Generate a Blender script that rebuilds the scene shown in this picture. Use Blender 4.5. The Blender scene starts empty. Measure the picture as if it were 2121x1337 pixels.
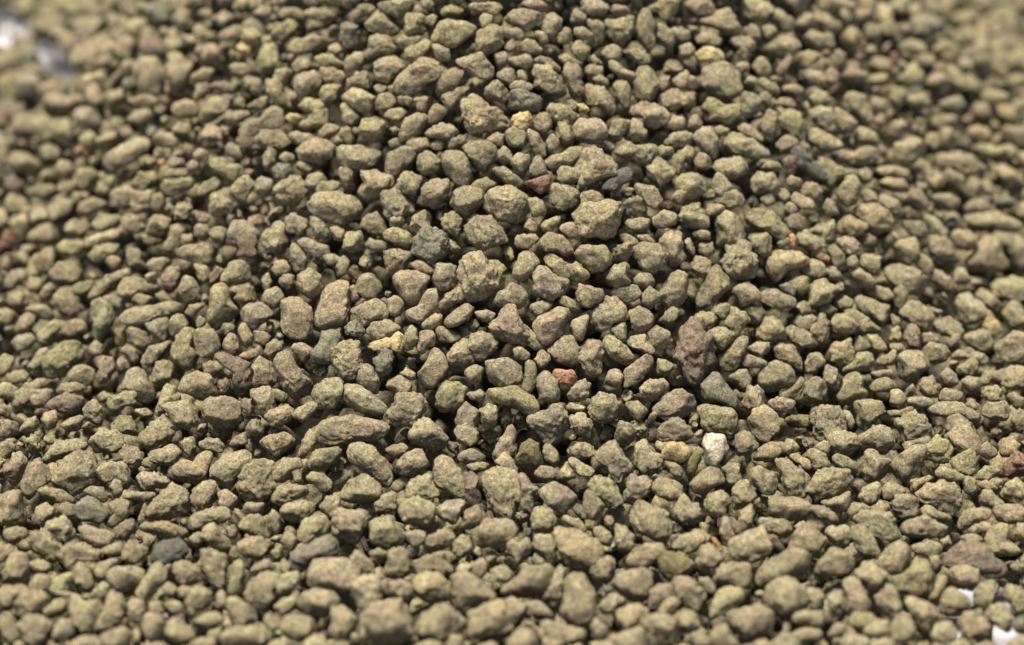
import bpy, math, numpy as np
from mathutils import Vector, Matrix

# ------------------------------------------------------------------ units: metres (all layout below is in centimetres)
CM = 0.01
RNG = np.random.default_rng(7)
scene = bpy.context.scene
COL = scene.collection

# ------------------------------------------------------------------ camera
IMG_W, IMG_H = 2121.0, 1337.0
PITCH = math.radians(38.0); DIST = 38.6; FOV = math.radians(22.0)
CAM = np.array([0.0, -DIST*math.cos(PITCH), 1.0 + DIST*math.sin(PITCH)])
FWD = np.array([0.0, math.cos(PITCH), -math.sin(PITCH)])
RGT = np.array([1.0, 0.0, 0.0]); UPV = np.cross(RGT, FWD)
FPX = IMG_W/2/math.tan(FOV/2)
cam_data = bpy.data.cameras.new("camera")
cam_data.sensor_width = 36.0
cam_data.angle = FOV
cam_data.clip_start = 0.01; cam_data.clip_end = 50.0
cam_data.dof.use_dof = True
cam_data.dof.focus_distance = 36.2*CM
cam_data.dof.aperture_fstop = 10.0
cam = bpy.data.objects.new("camera", cam_data)
COL.objects.link(cam)
cam.location = Vector(CAM*CM)
cam.rotation_euler = (math.pi/2 - PITCH, 0, 0)
scene.camera = cam

# ------------------------------------------------------------------ daylight: soft sun high up, nearly overhead, a little from the left and behind the heap
SUN_AZ, SUN_EL = -50.0, 78.0
world = bpy.data.worlds.new("World"); scene.world = world; world.use_nodes = True
wn = world.node_tree.nodes; bg = wn.get("Background") or wn.new("ShaderNodeBackground")
sky = wn.new("ShaderNodeTexSky"); sky.sky_type = 'NISHITA'; sky.sun_disc = False
sky.sun_elevation = math.radians(SUN_EL); sky.sun_rotation = math.radians(SUN_AZ)
sky.dust_density = 6.0; sky.ozone_density = 0.3
world.node_tree.links.new(sky.outputs[0], bg.inputs[0]); bg.inputs[1].default_value = 0.05
sun_d = bpy.data.lights.new("sun", 'SUN'); sun_d.energy = 4.7; sun_d.angle = math.radians(22)
sun_d.color = (1.0, 0.93, 0.82)
sun = bpy.data.objects.new("sun", sun_d); COL.objects.link(sun)
az, el = math.radians(SUN_AZ), math.radians(SUN_EL)
sdir = Vector((math.sin(az)*math.cos(el), math.cos(az)*math.cos(el), math.sin(el)))
sun.rotation_euler = sdir.to_track_quat('Z', 'Y').to_euler()
sun.location = sdir*1.0
vs = scene.view_settings
vs.view_transform = 'Standard'; vs.look = 'None'; vs.gamma = 1.0; vs.use_curve_mapping = False
vs.exposure = 0.97
scene.cycles.max_bounces = 6; scene.cycles.diffuse_bounces = 2

# outlines of the stones as seen from the camera: colour letter, then corner points
DATA = """
T 0 0
g 106,68 109,64 117,61 123,66 125,71 118,74 110,73
g 123,75 126,68 131,61 139,60 142,64 137,72 130,77
g 78,73 82,69 90,67 96,71 94,77 86,79 80,77
k 44,72 50,66 58,69 64,74 62,80 53,80 46,78
p 64,101 68,96 76,90 84,86 92,87 92,92 86,98 78,103 70,106
t 95,86 99,82 107,82 112,87 109,91 101,92 96,90
k 107,79 111,76 118,77 118,83 111,85 107,83
k 183,51 187,45 195,43 201,48 201,55 195,60 187,60 183,56
o 194,36 202,33 211,36 216,41 207,45 199,40
g 198,42 207,42 215,45 217,50 212,54 202,51
g 181,40 186,36 193,37 194,42 187,46 182,44
o 185,66 190,61 199,62 203,66 197,69 189,70
y 176,73 180,70 187,71 187,76 180,78
o 185,77 190,74 196,69 202,68 204,76 199,80 190,81
g 196,82 200,77 209,76 212,79 207,85 200,87
k 148,91 149,81 155,75 162,72 166,65 173,66 176,75 173,80 163,81 159,87 155,91
g 157,88 162,81 171,81 178,84 180,90 173,92 163,91
g 179,84 184,81 193,84 195,88 190,91 184,92
g 184,94 189,88 196,86 205,88 209,93 206,98 196,102 188,100
g 138,91 142,87 149,91 153,97 148,100 141,98
o 129,101 133,96 138,96 143,101 150,103 151,109 147,115 141,113 135,108
g 119,97 123,92 130,94 129,100 122,101
g 163,97 167,92 172,94 171,101 166,106 163,103
g 173,98 176,94 183,96 183,100 177,102
g 182,104 187,100 196,102 199,106 191,108
s 168,106 172,101 180,102 182,108 177,113 170,111
g 170,118 174,111 184,110 190,114 190,121 186,126 178,129 172,124
g 189,114 192,108 199,108 204,112 200,117 192,121
g 196,118 199,113 207,112 212,115 209,120 200,123
p 157,115 162,110 169,112 170,118 163,122 158,120
g 142,119 147,112 154,110 158,114 157,121 152,127 145,124
g 129,128 131,122 138,120 144,124 143,132 135,135 130,133
g 123,118 128,112 135,110 139,113 136,118 128,121 123,124
o 100,117 103,112 112,111 119,111 120,116 111,121 104,121
o 82,115 86,108 95,106 100,110 97,116 90,119
g 100,110 106,105 115,105 118,109 110,111
k 103,102 107,97 114,98 115,103 108,105
n 98,99 102,98 103,103 99,104
k 115,103 119,99 125,101 124,106 117,107
g 48,112 49,105 57,104 61,108 59,116 51,119
g 69,127 70,118 76,115 82,118 84,126 78,131
g 80,127 82,120 92,119 96,125 93,133 83,134
g 94,126 95,120 101,121 104,127 101,132 95,132
k 46,131 50,126 58,123 66,126 66,131 56,134 48,134
N 46,94 49,90 53,91 52,96 47,96
y 147,29 151,26 156,30 155,35 149,36
g 133,24 138,20 146,16 151,18 149,23 140,26
g 169,21 172,15 179,12 186,15 184,21 177,25 171,25
t 172,11 176,6 184,4 190,8 188,13 180,12
g 188,9 192,5 202,5 209,10 205,14 195,13
g 179,31 183,25 192,22 201,24 202,30 195,33 185,34
g 169,50 172,43 178,41 182,46 178,53 172,54
o 165,57 166,51 173,50 177,57 180,64 183,69 174,69 168,65
o 152,67 158,62 166,60 168,66 160,69
g 142,41 147,39 154,40 156,45 149,48 143,47
g 119,47 124,42 132,43 133,49 126,53 120,51
k 128,54 132,50 142,51 148,54 145,59 135,57
g 119,60 122,53 129,52 131,57 127,62 121,63
g 78,63 84,59 94,59 100,63 97,67 86,67
g 5,100 9,95 18,95 25,99 27,104 20,109 10,107
g 34,106 38,99 44,100 46,107 40,112
g 2,126 8,121 15,123 18,129 12,134 4,133
g 18,119 24,115 31,114 35,119 29,123 21,123
t 123,8 126,5 131,6 131,11 126,12
p 158,8 162,4 169,5 169,10 162,12
g 139,73 147,69 155,69 160,71 152,75 145,78
T 0 446
p 76,64 82,58 92,56 104,54 113,57 114,62 105,63 96,64 84,68 77,68
P 57,54 62,52 67,55 71,60 71,66 67,72 64,78 60,79 57,69
g 32,50 37,46 45,47 50,52 52,58 48,63 42,65 37,60 33,56
g 74,45 76,39 83,38 90,41 99,43 98,46 90,49 80,51 74,50
g 55,52 58,45 65,38 75,33 83,33 86,37 76,40 68,44 62,50 57,54
o 127,66 129,58 130,48 136,43 141,45 143,54 147,59 144,66 136,70 130,70
o 114,60 118,56 126,54 131,55 125,59 120,63 115,63
k 174,64 175,55 180,50 187,50 192,57 194,65 192,74 187,77 180,75 175,70
t 196,64 197,54 200,45 204,41 212,41 216,45 217,56 215,67 207,70 197,68
g 150,60 153,54 161,53 168,57 169,62 163,67 157,71 152,66
o 143,52 149,46 154,42 158,46 160,53 153,55 146,55
g 183,44 186,36 193,34 199,38 200,44 198,51 193,54 187,50
g 173,41 176,37 182,37 184,43 180,48 174,45
t 169,33 172,28 178,28 181,33 178,37 171,39
k 179,25 180,18 185,18 190,24 192,31 189,36 183,36 180,30
g 162,17 166,10 173,5 178,7 181,13 181,19 174,24 165,22
k 142,10 145,4 152,3 158,7 161,12 156,15 147,19 142,15
K 146,15 157,11 160,18 162,26 157,28 147,26 149,20
g 137,42 140,33 145,28 150,28 155,33 156,40 150,43 141,44
g 177,2 182,-1 190,1 192,7 189,12 182,12 177,8
p 192,0 197,-2 201,5 205,13 204,16 196,14 193,8
g 163,50 167,45 172,44 178,49 176,55 170,58 165,54
g 162,44 163,37 167,35 169,42 167,48 163,47
t 148,73 150,66 153,69 157,75 157,80 152,83 149,78
g 138,75 146,74 148,80 148,86 142,88 138,82
g 120,77 123,71 131,71 135,76 137,82 132,88 124,87 120,83
o 107,85 109,76 115,70 122,70 123,73 120,78 124,88 120,93 115,95 110,91
g 104,68 107,63 113,62 118,67 115,71 108,76 105,73
k 87,66 94,66 102,64 105,69 103,76 98,80 92,75
g 78,71 80,66 84,70 91,73 94,80 87,83 79,80
O 70,71 77,69 79,77 77,81 72,81
g 87,87 92,81 100,80 108,77 103,83 97,90 91,96 88,91
k 74,84 79,80 84,83 86,89 83,93 78,87
k 72,91 76,88 80,91 80,96 75,98
g 60,93 64,87 70,89 72,96 68,102 63,104 60,99
g 41,99 44,94 52,93 59,97 61,102 58,106 49,106 43,103
o 27,92 30,84 38,80 46,78 52,83 54,89 48,93 42,96 35,101 30,101
g 18,93 22,84 29,83 28,92 27,99 22,101 18,97
g 55,80 59,77 64,80 65,86 58,88 55,84
g 39,72 42,66 48,65 54,68 55,73 48,74 42,77
g 23,77 26,70 33,66 40,66 40,72 35,77 28,82 24,81
g 9,71 12,64 17,61 22,63 22,68 18,72 11,74
k 7,79 11,74 19,74 23,77 19,83 11,85
g 14,60 20,56 28,55 34,60 33,64 27,65 22,61
o -1,89 3,86 9,89 6,96 2,101 -2,99
g 4,100 8,97 15,96 18,99 15,104 8,105
g -2,106 4,104 11,107 12,112 8,117 -1,113
g 8,119 10,111 16,105 25,101 31,103 28,109 20,115 12,122
g 16,114 20,109 28,108 34,108 34,114 28,120 18,119
K 28,119 35,113 42,110 52,112 52,118 45,124 37,122
g 35,108 38,104 48,104 54,108 48,110 38,112
g 51,121 53,115 59,114 63,119 65,128 62,131 54,127
g 59,111 64,109 71,113 68,117 62,116
g 66,117 69,111 76,109 84,110 83,118 75,122 68,125
p 75,102 78,96 86,95 91,98 96,106 96,112 90,116 82,113 76,108
g 93,100 97,92 105,91 109,96 108,103 101,107 95,105
g 111,109 114,99 122,96 130,100 134,107 135,112 127,116 118,113
g 97,120 100,110 104,104 110,103 112,110 115,114 108,118 100,124
g 101,119 108,116 117,114 123,120 124,128 117,133 108,130 105,123
g 125,118 131,114 141,113 149,118 150,127 144,133 133,132 126,126
g 126,94 130,89 137,92 138,98 134,101 127,99
K 133,90 140,86 149,88 155,93 155,103 151,110 148,111 143,107 145,98 138,93
k 170,92 172,86 179,85 184,92 188,99 194,104 191,111 185,118 180,114 175,104
p 156,105 157,95 160,89 168,90 170,96 172,104 167,107 161,106
g 155,110 160,107 168,107 170,114 171,121 165,128 159,121
g 168,109 173,107 177,111 176,116 170,115
g 180,81 187,79 194,82 194,89 189,92 183,88
g 164,82 170,77 175,80 174,86 168,89 163,87
g 157,71 163,71 168,75 165,81 159,79
g 148,88 154,84 161,83 162,88 155,91
s 193,87 197,78 200,72 206,69 212,70 212,79 208,87 204,92 196,91
g 194,110 199,104 207,101 213,104 212,112 207,119 198,119
g 165,124 169,120 178,118 183,121 181,127 175,132 168,130
g 180,124 186,118 194,116 197,120 192,126 187,129
K 148,119 151,113 157,113 159,120 155,125
o 136,71 139,67 145,68 146,72 141,75
g 121,66 124,62 128,65 127,69 123,71
g 111,46 114,38 120,39 124,47 122,53 115,56 111,51
k 100,39 104,33 110,32 113,38 111,46 106,49 101,45
g 110,25 114,20 122,18 133,17 135,22 132,30 126,33 119,29
g 120,30 130,32 132,38 127,42 122,38
K 130,36 135,31 140,34 137,41 131,44
k 90,31 95,27 103,26 106,29 101,34 94,36
g 77,26 80,21 86,21 89,27 91,33 85,35 79,31
g 90,38 93,34 97,35 98,41 92,42
g 66,28 70,24 75,25 75,31 71,35 67,32
o 55,26 60,20 68,16 74,18 74,23 67,28 60,29
o 90,6 93,1 99,0 105,3 106,9 99,13 92,12
g 87,18 89,12 98,15 104,13 102,17 94,20
g 100,21 105,14 106,6 111,4 116,8 112,17 106,22
g 119,13 122,6 128,6 131,13 125,17
g 130,11 134,7 140,9 142,14 139,18 133,17
g 111,18 114,11 119,11 121,17 115,20
o 36,19 40,16 49,16 54,18 52,23 43,26 38,24
g 20,28 25,23 33,20 36,25 35,33 29,38 22,36
g 31,36 37,30 47,29 54,34 53,41 46,45 38,42 33,42
g 52,17 60,12 70,9 79,9 76,15 66,18 57,21
g 75,3 80,-1 88,0 90,7 86,13 79,11
o 56,7 61,0 73,0 77,3 68,10 60,13
g 41,5 47,3 53,5 53,12 46,15 41,11
g 17,11 24,7 33,6 39,12 35,18 28,20 19,17
r 0,12 4,8 9,11 12,17 7,22 0,22
t 16,43 20,38 25,40 28,45 22,48 17,47
p 2,42 7,35 14,33 19,34 15,41 9,46 3,46
o 44,46 50,41 58,41 62,45 56,50 49,49
g 24,52 27,45 33,41 40,42 40,46 34,46 30,54
g 80,53 84,49 92,49 96,51 95,56 87,58
g 96,50 101,47 106,49 109,54 102,55
k 63,51 70,49 76,52 78,58 74,60 68,56
g -1,118 3,116 7,121 5,126 -1,125
g -1,126 5,125 11,130 13,136 -1,138
g 12,134 16,127 22,125 25,131 21,136
g 24,128 27,122 33,121 38,127 36,132 28,134
g 38,131 43,125 52,125 50,133 41,137
g 69,130 74,125 81,125 87,130 85,137 71,136
g 82,121 90,119 96,123 95,126 85,125
g 91,136 95,128 104,123 111,127 114,132 104,136 96,138
g 204,8 210,6 214,10 213,18 207,16
k 184,17 190,14 197,17 205,19 204,25 196,26 188,21
g 199,25 206,24 213,27 211,33 204,31
g 208,31 213,25 218,28 216,35 210,40
T 0 892
g 55,4 60,-1 72,-1 77,6 77,11 70,14 60,13 55,8
g 33,25 38,17 46,14 56,14 62,18 63,25 59,30 54,36 46,41 38,37 35,32
g 25,16 30,9 38,6 50,6 55,11 45,14 37,19 27,19
g 14,30 17,22 24,19 31,23 32,31 28,34 23,38 17,44 13,37
g 0,26 5,20 8,14 14,13 17,20 14,28 10,35 5,31
g -1,8 5,6 10,10 8,15 2,19 -2,15
g -3,41 3,39 12,39 17,45 19,51 15,57 6,60 -3,56
o 23,37 30,35 38,37 46,43 44,45 32,45 26,42
g 19,56 23,48 28,44 34,50 36,55 29,60 21,60
g 34,47 41,45 47,46 47,53 40,54 35,51
g 28,61 33,55 40,54 45,58 47,66 43,69 35,66
g 18,71 21,63 27,62 33,66 39,70 38,80 31,81 22,76
g 3,63 8,60 15,60 18,64 14,68 7,71 3,68
g 37,75 41,70 50,69 57,74 62,79 57,82 48,80 43,84 38,80
s 48,46 53,41 57,41 65,47 72,51 65,57 57,58 48,58
g 66,46 73,42 80,45 81,51 76,57 70,61 63,58 70,53
p 48,60 55,59 66,61 73,66 68,71 60,73 51,68
K 73,66 75,59 80,55 85,57 83,63 78,68
g 83,60 87,55 93,57 105,57 114,62 115,65 106,69 96,65 88,63
g 88,51 95,44 101,38 107,33 115,35 117,42 115,50 106,55 97,56
p 86,30 89,26 97,26 103,29 106,33 99,37 90,37
p 76,40 82,37 93,38 98,41 90,44 80,44
g 68,35 71,30 75,32 77,37 74,42 70,41
g 61,26 65,21 75,19 79,23 83,30 84,35 77,37 72,31 65,32
g 52,38 57,34 63,34 67,42 64,45 58,42
g 73,15 78,10 84,9 89,15 86,23 82,26 76,20
g 84,9 88,2 93,-2 104,-2 110,2 108,6 98,9 90,11
g 93,14 98,11 109,8 112,14 109,20 104,24 98,22 94,19
g 106,30 109,22 114,18 120,20 122,15 128,13 132,17 130,27 124,33 115,33
g 112,9 115,4 121,5 123,12 118,17 113,13
g 122,8 128,5 136,5 141,9 138,14 130,14 124,12
g 142,9 146,4 152,1 154,8 150,10 144,11
g 130,24 133,19 143,14 153,10 157,16 154,23 149,29 143,36 136,33 131,29
g 118,41 121,35 127,32 134,32 133,40 128,48 120,52 117,47
k 135,38 141,37 147,41 146,48 141,50 135,45
g 148,35 151,25 158,18 165,17 170,24 171,33 166,40 156,44 150,41
g 167,28 169,21 176,16 184,17 187,22 183,28 176,33 170,31
g 180,24 184,22 187,27 187,32 183,33
g 158,8 163,4 172,3 176,0 184,6 184,10 176,14 172,16 165,14
t 184,15 187,8 191,0 196,1 196,8 192,14 187,18
g 188,20 192,14 199,10 209,9 211,14 206,20 198,25 190,25
g 189,30 193,26 201,27 206,31 207,38 200,40 196,34
g 166,41 170,36 182,33 191,35 192,39 184,43 175,46 169,46
g 118,57 123,51 131,48 140,48 144,53 138,57 128,58 121,63
g 125,59 132,56 138,61 142,69 144,74 138,76 130,72 126,68
g 151,46 157,44 164,45 163,52 156,54 152,51
g 148,60 153,54 161,52 165,58 168,65 164,68 155,65
g 165,54 170,49 174,54 174,60 171,65 167,60
g 174,51 178,46 187,44 195,45 196,50 188,56 180,58
g 198,47 203,41 210,42 213,50 208,54 201,52
g 183,62 186,56 193,53 201,53 207,58 206,64 199,67 190,70 184,67
g 148,71 153,65 161,66 166,70 167,77 160,82 152,80
g 122,84 124,74 134,73 141,76 142,84 139,91 136,98 129,93
d 93,81 96,71 103,68 115,67 121,71 120,76 112,80 103,83
g 105,88 108,82 116,80 122,84 125,93 118,96 108,94
g 76,80 77,72 81,68 89,71 92,77 88,82 83,86 77,84
g 61,76 66,72 75,69 77,75 70,78
g 59,89 62,81 69,78 73,80 71,87 65,93
g 67,89 73,85 85,85 90,88 88,95 81,99 72,100 68,95
g 44,89 48,80 52,81 56,89 59,97 57,103 51,102 46,95
P 29,100 33,93 40,88 46,86 45,94 41,100 34,101
g 18,95 22,90 30,88 33,91 30,97 25,101 19,99
g 31,99 40,99 46,102 40,104 33,102
g 0,88 3,80 10,76 16,78 18,86 16,92 8,96 1,96
g 18,82 23,79 29,82 31,86 25,90 19,88
g -1,73 6,71 11,73 12,77 5,81 -1,82
g 84,101 88,94 93,86 97,81 102,86 102,93 97,100 91,105
P 60,98 63,93 68,96 67,103 62,104
g -1,100 3,95 12,96 18,100 11,106 6,111 -1,108
g 9,107 15,100 25,99 31,104 29,111 22,117 12,117
g -1,115 5,114 10,119 13,127 9,133 0,131
g 11,120 18,114 27,115 31,122 29,129 22,134 15,131
o 27,110 33,105 40,104 42,109 39,116 32,117 28,114
g 33,122 38,117 44,118 46,127 40,132 33,129
g 42,111 44,104 48,101 52,107 60,105 64,111 62,119 58,127 50,125 44,119
g 60,118 64,110 68,102 75,101 78,109 77,118 70,124 61,123
k 79,108 84,103 89,106 90,113 86,121 81,119
g 62,127 70,124 77,120 81,126 81,134 68,137
g 43,137 47,129 56,127 62,130 64,137
g 88,120 91,114 98,114 102,119 102,127 97,132 89,129
g 93,107 99,106 102,112 99,115 93,113
g 102,108 107,105 113,108 113,113 106,114
g 114,107 118,99 124,96 131,99 132,107 126,113 118,114
g 100,98 104,94 109,96 110,103 105,105
g 109,99 114,96 119,98 117,104 111,105
g 102,125 106,119 114,119 120,124 121,131 115,135 107,133
g 119,119 126,114 134,113 139,117 134,123 124,124
g 133,104 137,99 142,103 140,110 135,111
g 140,108 143,104 150,105 158,110 159,117 152,125 146,122 141,116
g 142,101 143,90 146,79 151,78 153,87 152,97 150,105
g 153,97 155,90 164,87 173,88 173,96 170,104 166,112 160,113 154,106
k 155,89 158,83 166,80 170,83 169,87 160,87
g 173,84 176,79 180,84 181,89 175,89
g 168,76 172,71 176,73 175,80 170,82
P 172,91 178,88 185,88 186,94 180,101 171,104
g 174,69 178,62 183,65 185,72 181,75 176,73
s 180,81 186,74 195,68 204,64 212,66 214,75 210,79 196,80 190,88 183,89
g 191,90 194,82 203,79 216,81 222,86 222,96 215,101 202,101 193,97
g 184,108 188,101 196,99 206,101 212,104 208,111 201,116 190,115
g 169,109 176,104 183,104 184,111 175,115
g 162,119 165,114 172,117 174,121 170,125 164,122
g 174,122 178,115 187,114 195,118 197,123 192,130 182,130 176,128
g 133,128 139,123 150,122 160,121 167,126 165,133 152,138 140,135
g 203,125 206,117 213,111 216,118 213,127 207,130
g 117,133 124,128 132,128 134,134 127,138
g 89,135 97,131 107,133 108,139 90,140
g 82,124 86,123 88,131 83,132
g 117,67 120,63 124,64 125,70 120,72
g 140,61 146,58 149,63 146,67 142,66
T 707 0
g 20,2 30,0 45,-1 49,3 45,9 35,11 24,9
g 13,13 19,8 26,6 33,10 37,17 34,21 27,23 17,19
g 38,20 40,9 47,7 52,12 54,20 50,23 42,23
o 57,26 60,14 66,12 76,13 84,18 80,23 70,29 62,27
g 81,25 84,20 93,17 99,18 100,27 96,33 88,35 82,31
g 102,12 106,7 113,5 121,8 124,13 121,17 112,20 106,17
g 125,14 127,9 132,8 137,11 137,18 133,24 129,24 125,18
g 134,22 138,16 142,17 145,22 142,27 136,28
g 144,17 150,17 156,21 157,24 150,26 145,22
g 152,12 158,11 165,15 164,22 160,28 156,24 154,17
o 163,12 170,11 180,11 182,18 180,25 174,28 166,22
g 182,26 184,14 187,6 191,7 195,15 195,26 192,31 186,30
o 188,5 197,0 207,-1 209,4 206,10 202,13 196,9
g 196,14 201,14 206,20 207,27 204,30 197,28
k 204,18 211,17 215,21 214,26 207,26
g 160,33 163,28 170,28 175,32 172,37 166,39 161,36
g 174,29 181,29 189,32 193,36 191,41 184,39 176,34
g 142,28 148,25 154,30 155,35 148,39 144,34
o 111,27 115,24 121,25 126,31 124,36 117,34 112,32
k 102,27 107,24 110,27 109,31 104,33 101,30
g 120,20 124,19 128,22 129,26 125,28 121,24
k 100,18 108,17 114,19 112,24 105,26 100,22
g 86,11 89,8 94,10 96,15 92,18 87,17
k 142,9 146,6 151,9 152,13 147,16 142,14
k 167,6 171,2 177,4 179,8 175,11 169,10
k 111,2 118,-1 126,1 128,5 124,9 117,7
g 150,1 158,-1 166,4 164,10 155,11 149,7
o 78,4 84,0 92,1 100,5 96,9 86,9
o 37,30 45,27 52,24 57,29 53,36 44,39 38,36
g 56,28 63,27 69,31 68,38 60,38
k 34,26 38,22 45,21 50,24 44,30 37,30
g 14,37 17,31 16,25 21,21 31,23 34,32 33,38 24,35
g 20,42 23,36 32,34 39,40 40,46 33,50 26,52 20,49
g 34,54 36,47 41,41 50,37 60,38 66,44 62,50 53,54 48,56 40,59
g 59,52 62,45 70,41 77,44 78,49 73,55 66,57 61,58
g 70,38 78,34 87,33 92,39 93,45 94,49 88,51 80,47 74,42
k 95,34 100,32 105,35 103,42 97,42
k 103,36 109,34 118,34 120,39 114,43 106,42
k 97,45 101,42 108,44 109,50 104,53 98,49
k 109,44 113,43 116,47 115,51 110,50
g 104,55 108,50 115,51 120,54 118,57 110,57
g 117,42 121,39 129,40 133,46 138,54 139,60 134,62 127,58 121,54 119,48
g 138,46 140,41 146,40 149,47 152,53 149,59 143,61 139,56
g 118,39 124,35 131,37 137,42 134,46 126,40
g 134,36 139,33 147,37 151,41 148,43 140,41
g 151,42 155,40 162,41 165,46 160,48 152,46
g 154,36 157,34 161,38 163,41 157,40
g 155,49 160,46 165,49 166,54 158,53
g 166,40 169,38 175,42 183,46 182,50 174,49 168,45
g 167,51 171,49 177,52 181,58 179,65 176,67 171,60 167,54
g 181,50 185,43 190,42 194,46 197,52 196,60 190,65 184,62 182,55
g 196,47 204,47 205,52 200,57 197,54
g 206,50 210,44 216,45 217,52 211,56 207,54
g 197,62 201,57 208,56 214,58 216,64 211,69 206,72 199,67
g 149,60 153,53 163,54 168,60 171,68 168,73 160,68 153,65
g 177,69 182,65 190,64 199,66 203,71 201,77 195,80 188,77
g 200,76 206,72 212,73 213,79 207,81 201,79
g 200,87 207,82 214,81 218,86 213,90 207,93 201,91
g 175,86 179,79 181,73 187,76 190,83 192,88 186,89 179,88
g 165,84 168,76 174,72 179,75 178,82 173,88 167,88
k 145,79 149,74 160,74 165,80 164,86 160,90 150,88 145,85
s 102,67 106,57 112,56 122,60 126,63 123,70 115,71 106,69
k 89,60 91,52 97,50 101,54 104,60 101,64 94,63
y 106,73 110,70 117,70 120,74 118,78 112,81 108,79
g 119,76 123,71 128,70 131,75 132,79 127,84 121,81
y 146,65 150,64 154,68 152,71 148,70
g 140,63 143,61 147,64 146,70 141,69
o 125,67 129,63 138,65 146,70 148,74 141,77 131,75
t 72,61 79,58 85,60 92,66 99,70 103,76 99,81 91,84 83,85 78,78 75,68
t 2,60 7,55 15,57 20,61 22,67 20,72 12,69 4,65
g 21,64 24,59 30,58 34,62 33,67 27,70 22,68
g 63,60 67,56 75,53 80,57 76,60 72,66 66,69
g 54,75 55,68 59,63 63,65 67,69 62,74 57,79
g 26,72 30,68 37,67 41,70 39,74 32,76
g 36,89 37,81 40,74 47,71 53,72 53,78 49,83 42,85
g 45,61 52,58 55,61 53,69 48,70 46,65
g 34,59 41,58 46,62 42,66 36,65
g 52,84 57,79 63,76 70,77 72,82 69,87 60,86
o 11,80 14,75 22,73 27,77 27,83 23,88 17,89 12,85
g 30,79 34,78 37,81 35,85 31,84
g 0,66 4,65 9,68 13,73 8,77 1,77
g -2,80 3,78 8,81 9,87 4,90 -2,87
g 19,55 23,52 28,54 29,59 23,59
k 28,53 32,52 35,56 33,59 29,58
g 29,88 34,86 39,89 36,93 30,92
g 40,89 46,86 53,86 55,91 51,95 44,93
g 55,90 59,87 65,86 65,91 61,94 56,93
g 68,87 73,84 78,84 77,89 72,93 67,92
g 90,87 96,82 101,84 101,90 96,91
g 102,82 107,79 113,80 116,85 114,91 107,92 102,87
g 115,80 119,81 123,84 127,91 127,96 122,99 118,95 117,87
g 127,88 131,83 135,87 135,93 129,94
g 134,75 139,73 144,79 145,86 144,91 138,91 135,87 133,81
p -3,93 2,91 14,91 24,94 25,97 18,103 11,108 3,105 -2,99
g 27,102 29,95 37,92 45,92 47,97 42,103 37,108 35,112 28,108
g 45,102 48,96 53,94 57,96 61,99 62,107 57,111 50,108
g 61,97 68,94 75,95 80,101 81,110 77,118 71,117 65,108 62,103
g 75,94 80,89 88,87 95,91 97,98 94,104 88,108 82,107 79,100
g 97,95 101,91 105,94 106,100 102,103 97,100
g 105,99 110,95 116,97 118,103 115,108 111,110 107,105
g 94,106 99,103 106,105 111,112 113,115 108,117 101,114 97,109
g 117,103 119,98 123,97 127,103 129,109 123,110 117,108
r 112,113 122,111 130,109 128,117 124,121 118,117
g 126,100 133,96 142,92 150,92 147,98 141,103 133,106 127,104
g 145,110 148,100 150,93 157,90 164,94 170,99 174,103 172,108 164,113 155,117 146,117
g 134,106 138,103 147,105 149,110 144,115 136,113
d 160,115 163,111 171,107 178,104 182,108 177,114 170,121 162,119
g 167,95 177,89 193,89 195,95 191,103 182,101 174,98
g 195,93 199,90 206,92 206,96 199,98
g 188,110 190,102 195,97 201,100 207,104 206,110 198,116 190,114
g 200,99 206,96 213,97 215,104 211,110 206,107
g 180,112 189,114 197,118 199,127 196,133 190,130 185,122
g 205,124 208,116 212,111 218,113 217,122 210,127
g 127,116 133,113 142,117 147,120 146,126 138,131 130,127
g 148,120 155,117 160,120 165,128 164,132 155,128 149,126
g 89,123 94,118 104,116 112,119 118,124 117,131 110,138 98,136 90,131
g 116,124 121,121 127,126 127,134 119,135
g 65,126 71,119 80,116 87,118 88,124 84,131 77,137 69,134
g 81,117 84,112 91,110 98,115 96,119 88,119
g 48,124 50,116 57,111 66,112 67,118 63,125 57,130 49,128
g 34,116 38,107 44,105 49,110 51,116 47,122 40,122
g 24,126 27,119 33,117 41,120 45,126 43,133 34,137 27,132
g 8,121 12,113 13,107 20,104 27,107 33,109 34,115 29,118 26,124 17,126
g -2,105 4,103 9,108 8,113 1,113
g -20,126 -15,121 -5,120 8,122 15,128 13,135 2,140 -10,137 -18,132
s 0,15 5,12 10,17 12,23 10,29 3,31 -1,26
o 7,8 12,3 19,3 22,6 14,11 8,13
g 2,38 8,32 15,33 15,40 10,44 3,43
g 2,52 8,46 16,44 19,49 18,54 10,56 3,55
o 51,11 56,8 60,11 58,17 53,15
g 49,1 55,-1 58,3 55,7 50,5
o 61,7 68,3 76,5 77,8 69,10 63,11
T 707 446
g 77,8 84,1 93,0 100,8 103,15 99,20 88,23 79,16
t 143,2 148,8 150,13 163,16 170,13 175,6 175,-6 166,-9 150,-6
s 50,9 56,8 63,11 67,18 67,26 62,31 50,30 45,24 46,15
g 42,0 53,-3 56,5 56,10 48,14 44,11
g 63,2 69,-2 75,2 76,10 74,16 67,13 62,8
o 27,10 33,8 42,11 46,16 45,21 37,20 28,16
g 13,2 22,-2 28,3 28,10 26,13 18,11 12,7
g 28,1 38,0 40,4 38,8 31,8
g 0,15 5,10 12,9 14,15 13,22 8,24 0,21
g 13,17 18,14 25,16 29,19 27,23 19,22 13,20
g 27,22 33,21 43,23 45,25 41,30 37,35 29,37 26,30
k 44,30 50,28 57,32 61,36 58,38 52,37 45,33
g 60,30 69,27 72,31 73,40 66,47 60,45 56,41 58,37
g 31,42 34,36 42,34 53,37 56,40 51,47 49,54 43,56 36,53 33,46
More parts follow.
